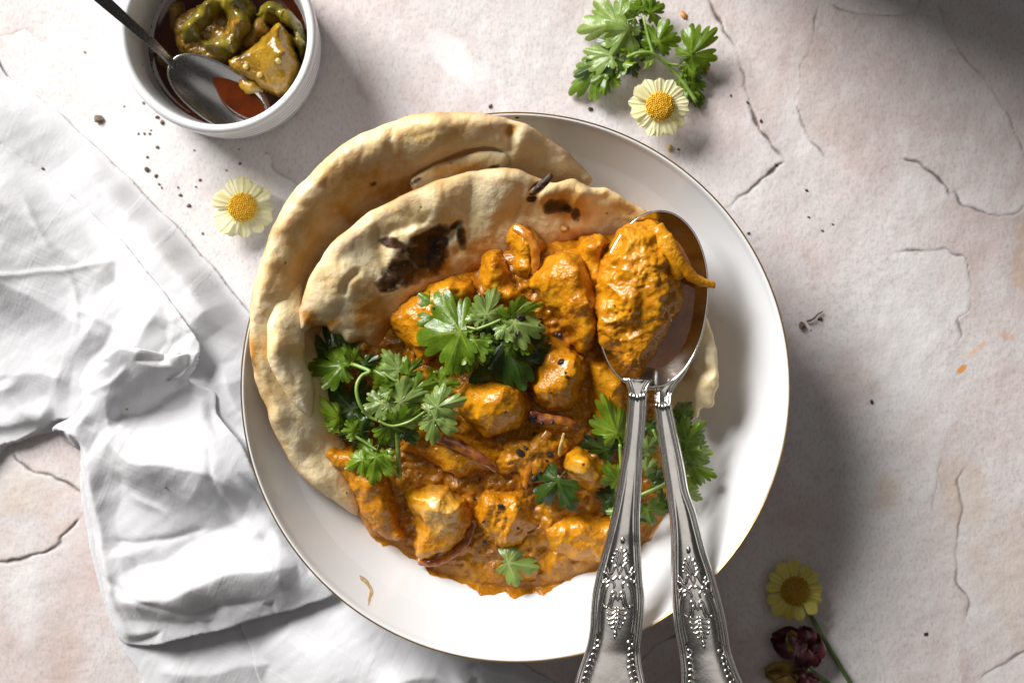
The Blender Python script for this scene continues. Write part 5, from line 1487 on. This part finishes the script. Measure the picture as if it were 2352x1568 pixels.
def build_napkin():
    t = empty('linen_napkin', W(300, 1000, 0), 'crumpled white linen napkin tucked under the large bowl', 'napkin')
    s1 = [(-90, 110), (0, 165), (60, 205), (130, 262), (200, 325), (258, 375), (310, 430), (370, 490), (420, 545), (470, 600), (520, 660), (562, 712), (610, 770), (720, 830), (800, 1000), (880, 1180), (1000, 1300), (1120, 1380), (1150, 1460), (1000, 1640), (345, 1640), (318, 1568), (270, 1500), (228, 1400), (195, 1260), (172, 1110), (180, 1030), (150, 960), (60, 1000), (0, 1020), (-90, 1030)]
    low = cloth('lower_layer', s1, [(-60, 180, .012), (0, 185, .009), (300, 430, .005), (560, 712, .010), (400, 560, .012), (200, 380, .004), (0, 260, .012), (100, 310, .007), (480, 740, .017), (560, 900, .012), (640, 1100, .008), (700, 1300, .006), (330, 1560, .002), (300, 1200, .004), (600, 1550, .003), (0, 700, .003), (900, 1500, .003)],
          [([(180, 330), (330, 480), (450, 620), (540, 740)], .010, .013, .024), ([(520, 850), (570, 1000), (610, 1120)], .006, .008, .008), ([(300, 400), (380, 440)], .001, .003, .003), ([(340, 1560), (520, 1540), (700, 1510)], .003, .008, .008)], t, 210)
    s4 = [(548, 1425), (566, 1480), (582, 1530), (600, 1600), (610, 1660), (1310, 1660), (1290, 1590), (1230, 1550), (1180, 1524), (1120, 1500), (1090, 1450), (1000, 1400), (850, 1330), (740, 1300), (640, 1350)]
    cloth('bottom_fold', s4, [(550, 1430, .005), (600, 1600, .004), (660, 1440, .008), (700, 1500, .012), (800, 1480, .019), (850, 1560, .021), (900, 1560, .022), (1000, 1520, .018), (1100, 1530, .014), (1250, 1600, .006), (800, 1350, .012), (1000, 1420, .010), (1180, 1530, .009)],
          [([(860, 1590), (950, 1548), (1040, 1542), (1090, 1560)], .006, .006, .010), ([(1060, 1560), (1110, 1520), (1180, 1530), (1250, 1580)], .008, .007, .009), ([(640, 1440), (700, 1500), (760, 1600)], .003, .01, .02), ([(1085, 1500), (1090, 1540), (1075, 1600)], -.006, .004, .004)], t, 240, under=low, blend=.006)
    s2 = [(-90, 270), (0, 330), (60, 372), (130, 422), (190, 470), (240, 515), (300, 570), (350, 625), (400, 690), (440, 738), (472, 795), (462, 835), (420, 870), (340, 890), (250, 930), (170, 985), (105, 992), (50, 1012), (0, 1031), (-90, 1045)]
    up = cloth('upper_layer', s2, [(-60, 380, .020), (0, 350, .015), (130, 425, .010), (250, 525, .009), (330, 610, .013), (440, 745, .026), (470, 800, .026), (0, 480, .019), (100, 600, .012), (-60, 600, .018), (0, 700, .010), (200, 700, .007), (330, 740, .018), (300, 840, .017), (0, 900, .006), (100, 985, .005), (0, 1025, .003)],
          [([(-60, 420), (120, 540), (280, 680), (400, 760)], .009, .014, .024), ([(-60, 620), (100, 700), (240, 780)], .007, .014, .016), ([(240, 610), (330, 720), (440, 790)], -.005, .008, .010), ([(-60, 860), (60, 860), (160, 890)], .004, .012, .010), ([(0, 870), (40, 940), (100, 985)], .004, .005, .005), ([(-40, 985), (40, 975), (110, 965)], .005, .006, .005), ([(60, 450), (150, 600), (180, 760)], .0010, .0014, .0022), ([(-40, 640), (120, 620), (280, 590)], .0009, .0012, .0018), ([(150, 700), (260, 760), (330, 860)], .0013, .0015, .0022), ([(380, 700), (400, 770), (380, 850)], -.0014, .0016, .0022)], t, 220, floor=.003, zref=.012, under=low, lift=[(470, 800, 45), (440, 740, 30)])
    s3 = [(178, 868), (212, 832), (262, 806), (302, 790), (345, 800), (392, 812), (440, 812), (468, 806), (462, 838), (438, 872), (470, 885), (494, 905), (500, 950), (535, 990), (565, 1040), (592, 1105), (612, 1150), (650, 1185), (684, 1235), (720, 1275), (770, 1358), (700, 1388), (640, 1408), (560, 1430), (480, 1452), (400, 1474), (310, 1492), (268, 1486), (240, 1440), (215, 1340), (196, 1230), (176, 1120), (164, 1030), (150, 1032), (104, 992), (150, 960), (176, 930)]
    cloth('front_fold', s3, [(178, 868, .016), (302, 790, .030), (392, 812, .029), (468, 806, .024), (438, 872, .020), (500, 950, .018), (565, 1040, .018), (612, 1150, .016), (684, 1235, .016), (770, 1358, .018), (640, 1408, .016), (480, 1452, .014), (310, 1492, .009), (268, 1486, .006), (215, 1340, .007), (176, 1120, .008), (110, 990, .006), (300, 880, .029), (240, 930, .024), (330, 960, .019), (420, 930, .017), (350, 1050, .023), (480, 1080, .022), (330, 1150, .018), (450, 1180, .016), (560, 1200, .015), (400, 1290, .021), (520, 1320, .022), (650, 1310, .022), (300, 1400, .013), (230, 1150, .013)],
          [([(215, 842), (300, 805), (390, 830), (455, 815)], .006, .006, .010), ([(240, 1000), (290, 1035), (380, 1060), (480, 1085), (580, 1130)], .008, .007, .012), ([(255, 960), (330, 950), (440, 890)], -.007, .007, .008), ([(185, 900), (185, 1000), (205, 1150), (225, 1300), (255, 1430)], .007, .007, .010), ([(270, 1400), (400, 1370), (560, 1310), (680, 1290)], .007, .010, .012), ([(280, 1320), (380, 1290), (470, 1230), (560, 1180)], -.005, .009, .010), ([(270, 1450), (400, 1430), (520, 1400)], -.003, .006, .006), ([(430, 1100), (520, 1180), (600, 1240)], .003, .006, .008), ([(290, 1080), (270, 1180), (280, 1280)], -.003, .008, .008), ([(250, 965), (330, 1010), (440, 1050), (570, 1110)], .0016, .0018, .0030), ([(300, 1120), (390, 1200), (470, 1300)], .0012, .0016, .0024), ([(560, 1180), (600, 1260), (660, 1340)], .0014, .0016, .0026), ([(260, 1240), (360, 1250), (470, 1215)], -.0014, .0016, .0020), ([(340, 880), (400, 900), (450, 870)], .0014, .0015, .0020), ([(230, 1330), (330, 1390), (470, 1400), (620, 1370)], -.0016, .0018, .0026), ([(210, 900), (260, 880), (300, 850)], .0012, .0015, .0020), ([(480, 1020), (500, 1100), (540, 1180)], -.0012, .0015, .0020)], t, 230, floor=.004, zref=.016, under=up, blend=.007, lift=[(700, 1380, 110), (560, 1430, 110), (420, 1470, 90), (470, 850, 70), (560, 1030, 90), (300, 790, 80)])
build_napkin()

# ------------------------------------------------------------------ spilled seasoning and crumbs
DG = refresh()
BITS = [mesh_data('flake', *blob_unit(6, 8, k, .55), MT['pepper'], smooth=False) for k in range(4)]
BROWN = [mesh_data('flake', *blob_unit(6, 8, k + 9, .55), MT['brownbit'], smooth=False) for k in range(4)]
ORANGE = [mesh_data('crumb', *blob_unit(7, 9, k + 5, .6), MT['orangebit']) for k in range(3)]
def bit(name, label, cat, group, meshes, x, y, mm, sq=.6, elong=1.3):
    p, n = hit(x, y)
    o = bpy.data.objects.new(name, random.choice(meshes)); COL.objects.link(o)
    r = mm * .00040
    o.location = tuple(p + np.array([0, 0, r * sq * .55])); o.scale = (r * elong, r, r * sq)
    o.rotation_euler = (random.uniform(-.3, .3), random.uniform(-.3, .3), random.uniform(0, 6.28))
    return tag(o, label, cat, group)
def nearest(x, y, spots):
    return min(spots, key=lambda s: (s[0] - x) ** 2 + (s[1] - y) ** 2)[2]
DARK_SPOTS = [(1150, 240, 'just beyond the naan and bowl rim'), (1500, 260, 'between the bowl rim and the yellow flower'), (1620, 90, 'beside the coriander sprig'), (1730, 240, 'along the long crack past the yellow flower'), (1720, 530, 'by the bowl rim near the short crack'), (1900, 480, 'on the pale stone between two cracks'), (1895, 745, 'next to the dry twig'), (2027, 926, 'alone on pale stone beyond the twig'), (2155, 1475, 'alone beyond the maroon flower')]
for x, y, s in [(1125, 228, 2.2), (1188, 253, 1.8), (1362, 235, 2.6), (1570, 330, 1.4), (1765, 263, 2.0), (1733, 219, 1.5), (1694, 203, 1.4), (1800, 366, 1.5), (1873, 427, 1.7), (1878, 490, 1.4), (1910, 522, 1.4), (1935, 507, 1.2), (1736, 528, 1.7), (2027, 926, 2.2), (1905, 731, 2.2), (1883, 757, 1.0), (2155, 1475, 2.2), (1624, 57, 1.2), (1604, 103, 1.5)]:
    w_ = nearest(x, y, DARK_SPOTS)
    bit('pepper_grain', 'tiny black pepper grain on the stone ' + w_, 'pepper', 'pepper grains ' + w_, BITS, x, y, s)
BROWN_SPOTS = [(340, 260, 'at the foot of the ramekin'), (310, 293, 'in a row off the ramekin'), (330, 385, 'along the napkin edge'), (400, 450, 'between the napkin and the left flower'), (440, 410, 'beside the flower near the naan'), (530, 350, 'between the ramekin and the naan'), (230, 120, 'on the far side of the ramekin, by the teaspoon handle')]
for x, y, s in [(337, 254, 2.0), (349, 266, 2.4), (304, 220, 1.6), (258, 228, 1.0), (319, 293, 1.4), (306, 293, 1.4), (292, 293, 1.2), (322, 285, 1.0), (337, 325, 1.8), (313, 348, 1.4), (313, 378, 2.8), (334, 393, 2.0), (341, 412, 1.4), (347, 420, 1.2), (386, 420, 1.2), (391, 438, 1.8), (411, 463, 2.2), (438, 402, 1.6), (428, 418, 1.2), (532, 364, 1.6), (424, 332, 1.0), (500, 380, 1.0), (530, 330, 1.0), (444, 528, 1.4), (165, 100, 1.2), (300, 130, 1.0)]:
    w_ = nearest(x, y, BROWN_SPOTS).replace('the left flower', 'the flower by the naan')
    bit('pepper_speck', 'tiny brown pepper speck ' + w_, 'pepper', 'pepper specks ' + w_, BROWN, x, y, s)
bit('spice_husk', 'brown clove-like husk on the table beside the napkin edge', 'spice', None, BROWN, 199, 259, 5.0, .7, 1.2)
bit('pepper_speck', 'single reddish speck on the napkin upper layer', 'pepper', None, BROWN, 66, 376, 1.6)
bit('pepper_speck', 'tiny ochre speck on the puffed napkin fold', 'pepper', None, ORANGE, 264, 944, 1.3)
bit('pepper_speck', 'tiny dark speck in the hollow of the napkin fold', 'pepper', None, BROWN, 356, 1130, 1.3)
def host_of(x, y):
    d = Vector(W(x, y, 0.0)) - Vector((0, 0, CAM_H)); d.normalize()
    ok, loc, nrm, i, ob, m = SC.ray_cast(DG, Vector((0, 0, CAM_H - 0.02)), d)
    while ob is not None and ob.parent is not None: ob = ob.parent
    w = str(ob.get('label', 'curry')).split(',')[0].split(' ') if ob is not None else ['curry']
    return ' '.join(w[:10]).rstrip(',')
for x, y, s in [(1290, 770, 3.0), (1279, 766, 2.2), (1292, 831, 3.2), (1307, 868, 2.2), (1303, 858, 1.4), (1222, 970, 4.0), (1247, 978, 2.2), (1229, 962, 2.0), (1148, 1173, 3.2), (1112, 1258, 2.6), (1108, 1210, 1.6), (1195, 1180, 1.6), (1190, 1226, 1.5), (1230, 1003, 2.2), (1087, 1157, 2.0), (1271, 975, 2.2), (1196, 1048, 4.4), (1208, 1036, 2.6), (1230, 1108, 4.2), (1242, 1095, 2.0), (1266, 1052, 3.0), (1258, 1066, 1.8), (1242, 730, 1.6), (1160, 950, 1.4), (1268, 905, 1.2), (1420, 700, 1.2), (1240, 745, 1.5), (1345, 1075, 1.3), (990, 705, 1.4), (1100, 1110, 1.4), (1225, 660, 1.2), (1360, 690, 1.3)]:
    h_ = host_of(x, y)
    bit('black_seed', 'small black seed stuck on the ' + h_, 'seed', 'black seeds on the ' + h_, BITS, x, y, s, .7)
bit('black_seed', 'large black husk on the pale coriander leaf', 'seed', 'black husks on coriander', BITS, 1197, 728, 4.6, .8)
bit('black_seed', 'small black husk beside the larger one on the pale coriander leaf', 'seed', 'black husks on coriander', BITS, 1188, 766, 2.6, .8)
bit('seed_husk', 'pale round seed husk on the table below the yellow flower', 'seed', None, [mesh_data('husk', *blob_unit(8, 10, 3, .3), MT['seed'])], 1549, 327, 3.6, .7)
bit('spice_husk', 'curled brown seed husk on the table right of the bowl', 'spice', None, BROWN, 1862, 747, 4.0, .8)
SEEDM = [mesh_data('seed', *blob_unit(7, 9, k, .15), MT['seed']) for k in range(2)]
for x, y, w_ in [(622, 120, 'ridge'), (579, 153, 'smooth rind face'), (546, 134, 'narrow corner')]:
    bit('mustard_seed', 'round pale seed on the ' + w_ + ' of the golden lime wedge', 'seed', None, SEEDM, x, y, 3.6, .8, 1.0)
p = smooth_open(np.array([W(1853, 738, .0012), W(1868, 732, .0016), W(1878, 722, .0014), W(1890, 715, .0010)]), 5)
V, F = tube(p, np.linspace(.0006, .0003, len(p)), 6)
tag(mk('twig', V, F, MT['brownbit']), 'thin dry brown twig on the table right of the bowl', 'twig')
bit('sauce_crumb', 'orange dried sauce crumb on the table above the coriander sprig', 'crumb', None, ORANGE, 1583, 13, 3.4, .5, 1.8)
bit('sauce_crumb', 'orange dried sauce crumb by the tip of the coriander sprig', 'crumb', None, ORANGE, 1638, 136, 3.4, .7)
bit('sauce_crumb', 'golden curry crumb on the oily naan edge', 'crumb', None, ORANGE, 1302, 518, 4.6, .9, 1.1)

def smear(label, outline, seed, th=.0006, mat='gravy'):
    ow = smooth_closed(outline, 6)
    zc = .030
    for _ in range(4):
        w = WA(ow, zc)[:, :2]; zc = wall(w).mean()
    w = w + np.stack([fbm(w, 260, 2, seed), fbm(w, 260, 2, seed + 1)], 1) * .0006
    xy, q, d, rim = sheet(w, .0005)
    wl = wall(xy) + .0003
    zt = wl + th * np.sqrt(1 - (1 - np.clip(d / .0012, 0, 1)) ** 2)
    V, F, _ = two_sided(xy, q, rim, zt, wl - .0001)
    tag(mk('sauce_smear', V, F, MT[mat], None, {'bare': np.zeros(len(V))}), label, 'sauce', 'sauce smears on the bowl wall')
smear('curved thin sauce smear on the white bowl wall away from the gravy', [(822, 1325), (836, 1332), (850, 1345), (856, 1362), (852, 1380), (846, 1384), (848, 1362), (842, 1348), (830, 1338)], 301, .00012, 'smear')
smear('thin yellow oil film spreading from the lower gravy edge', [(880, 1262), (915, 1280), (950, 1304), (1000, 1336), (1060, 1360), (1120, 1376), (1180, 1384), (1235, 1380), (1290, 1358), (1350, 1330), (1420, 1300), (1480, 1262), (1440, 1240), (1200, 1300), (1000, 1280), (900, 1240)], 304, .00012, 'smear')
smear('small blot of sauce below the ridged chicken chunk', [(872, 1246), (892, 1238), (918, 1246), (930, 1262), (915, 1270), (898, 1262), (884, 1270)], 302, .0007)
smear('looping sauce trail at the gravy edge on the bowl', [(948, 1290), (956, 1290), (966, 1310), (985, 1326), (1004, 1330), (1018, 1320), (1022, 1330), (1004, 1342), (980, 1336), (958, 1314)], 303, .00014, 'smear')

# ------------------------------------------------------------------ unseen jug, added beyond the frame to shade the far corner
def build_jug():
    c = W(1750, -540, 0)[:2]
    t = empty('unseen_clay_jug', (c[0], c[1], 0), 'dark glazed clay jug standing on the table beyond the coriander sprig', 'jug')
    prof = [(.0005, .0004), (.036, .0004), (.040, .003), (.050, .03), (.054, .06), (.050, .09), (.038, .115), (.034, .130), (.038, .150), (.0365, .150), (.0325, .130), (.036, .115), (.047, .09), (.051, .06), (.047, .03), (.0005, .006)]
    pr = smooth_open(np.array(prof) * np.array([1.55, 1.65]), 4)
    V, F = lathe(pr, (c[0], c[1], 0), 64)
    mk('jug_body', V, F[:, ::-1], MT['clay'], t)
    p = smooth_open(np.array([(c[0] + .052, c[1] + .02, .215), (c[0] + .085, c[1] + .03, .21), (c[0] + .105, c[1] + .04, .17), (c[0] + .095, c[1] + .03, .12), (c[0] + .078, c[1] + .02, .09)]), 8)
    V, F = tube(p, .005, 12)
    mk('handle', V, F, MT['clay'], t)
build_jug()
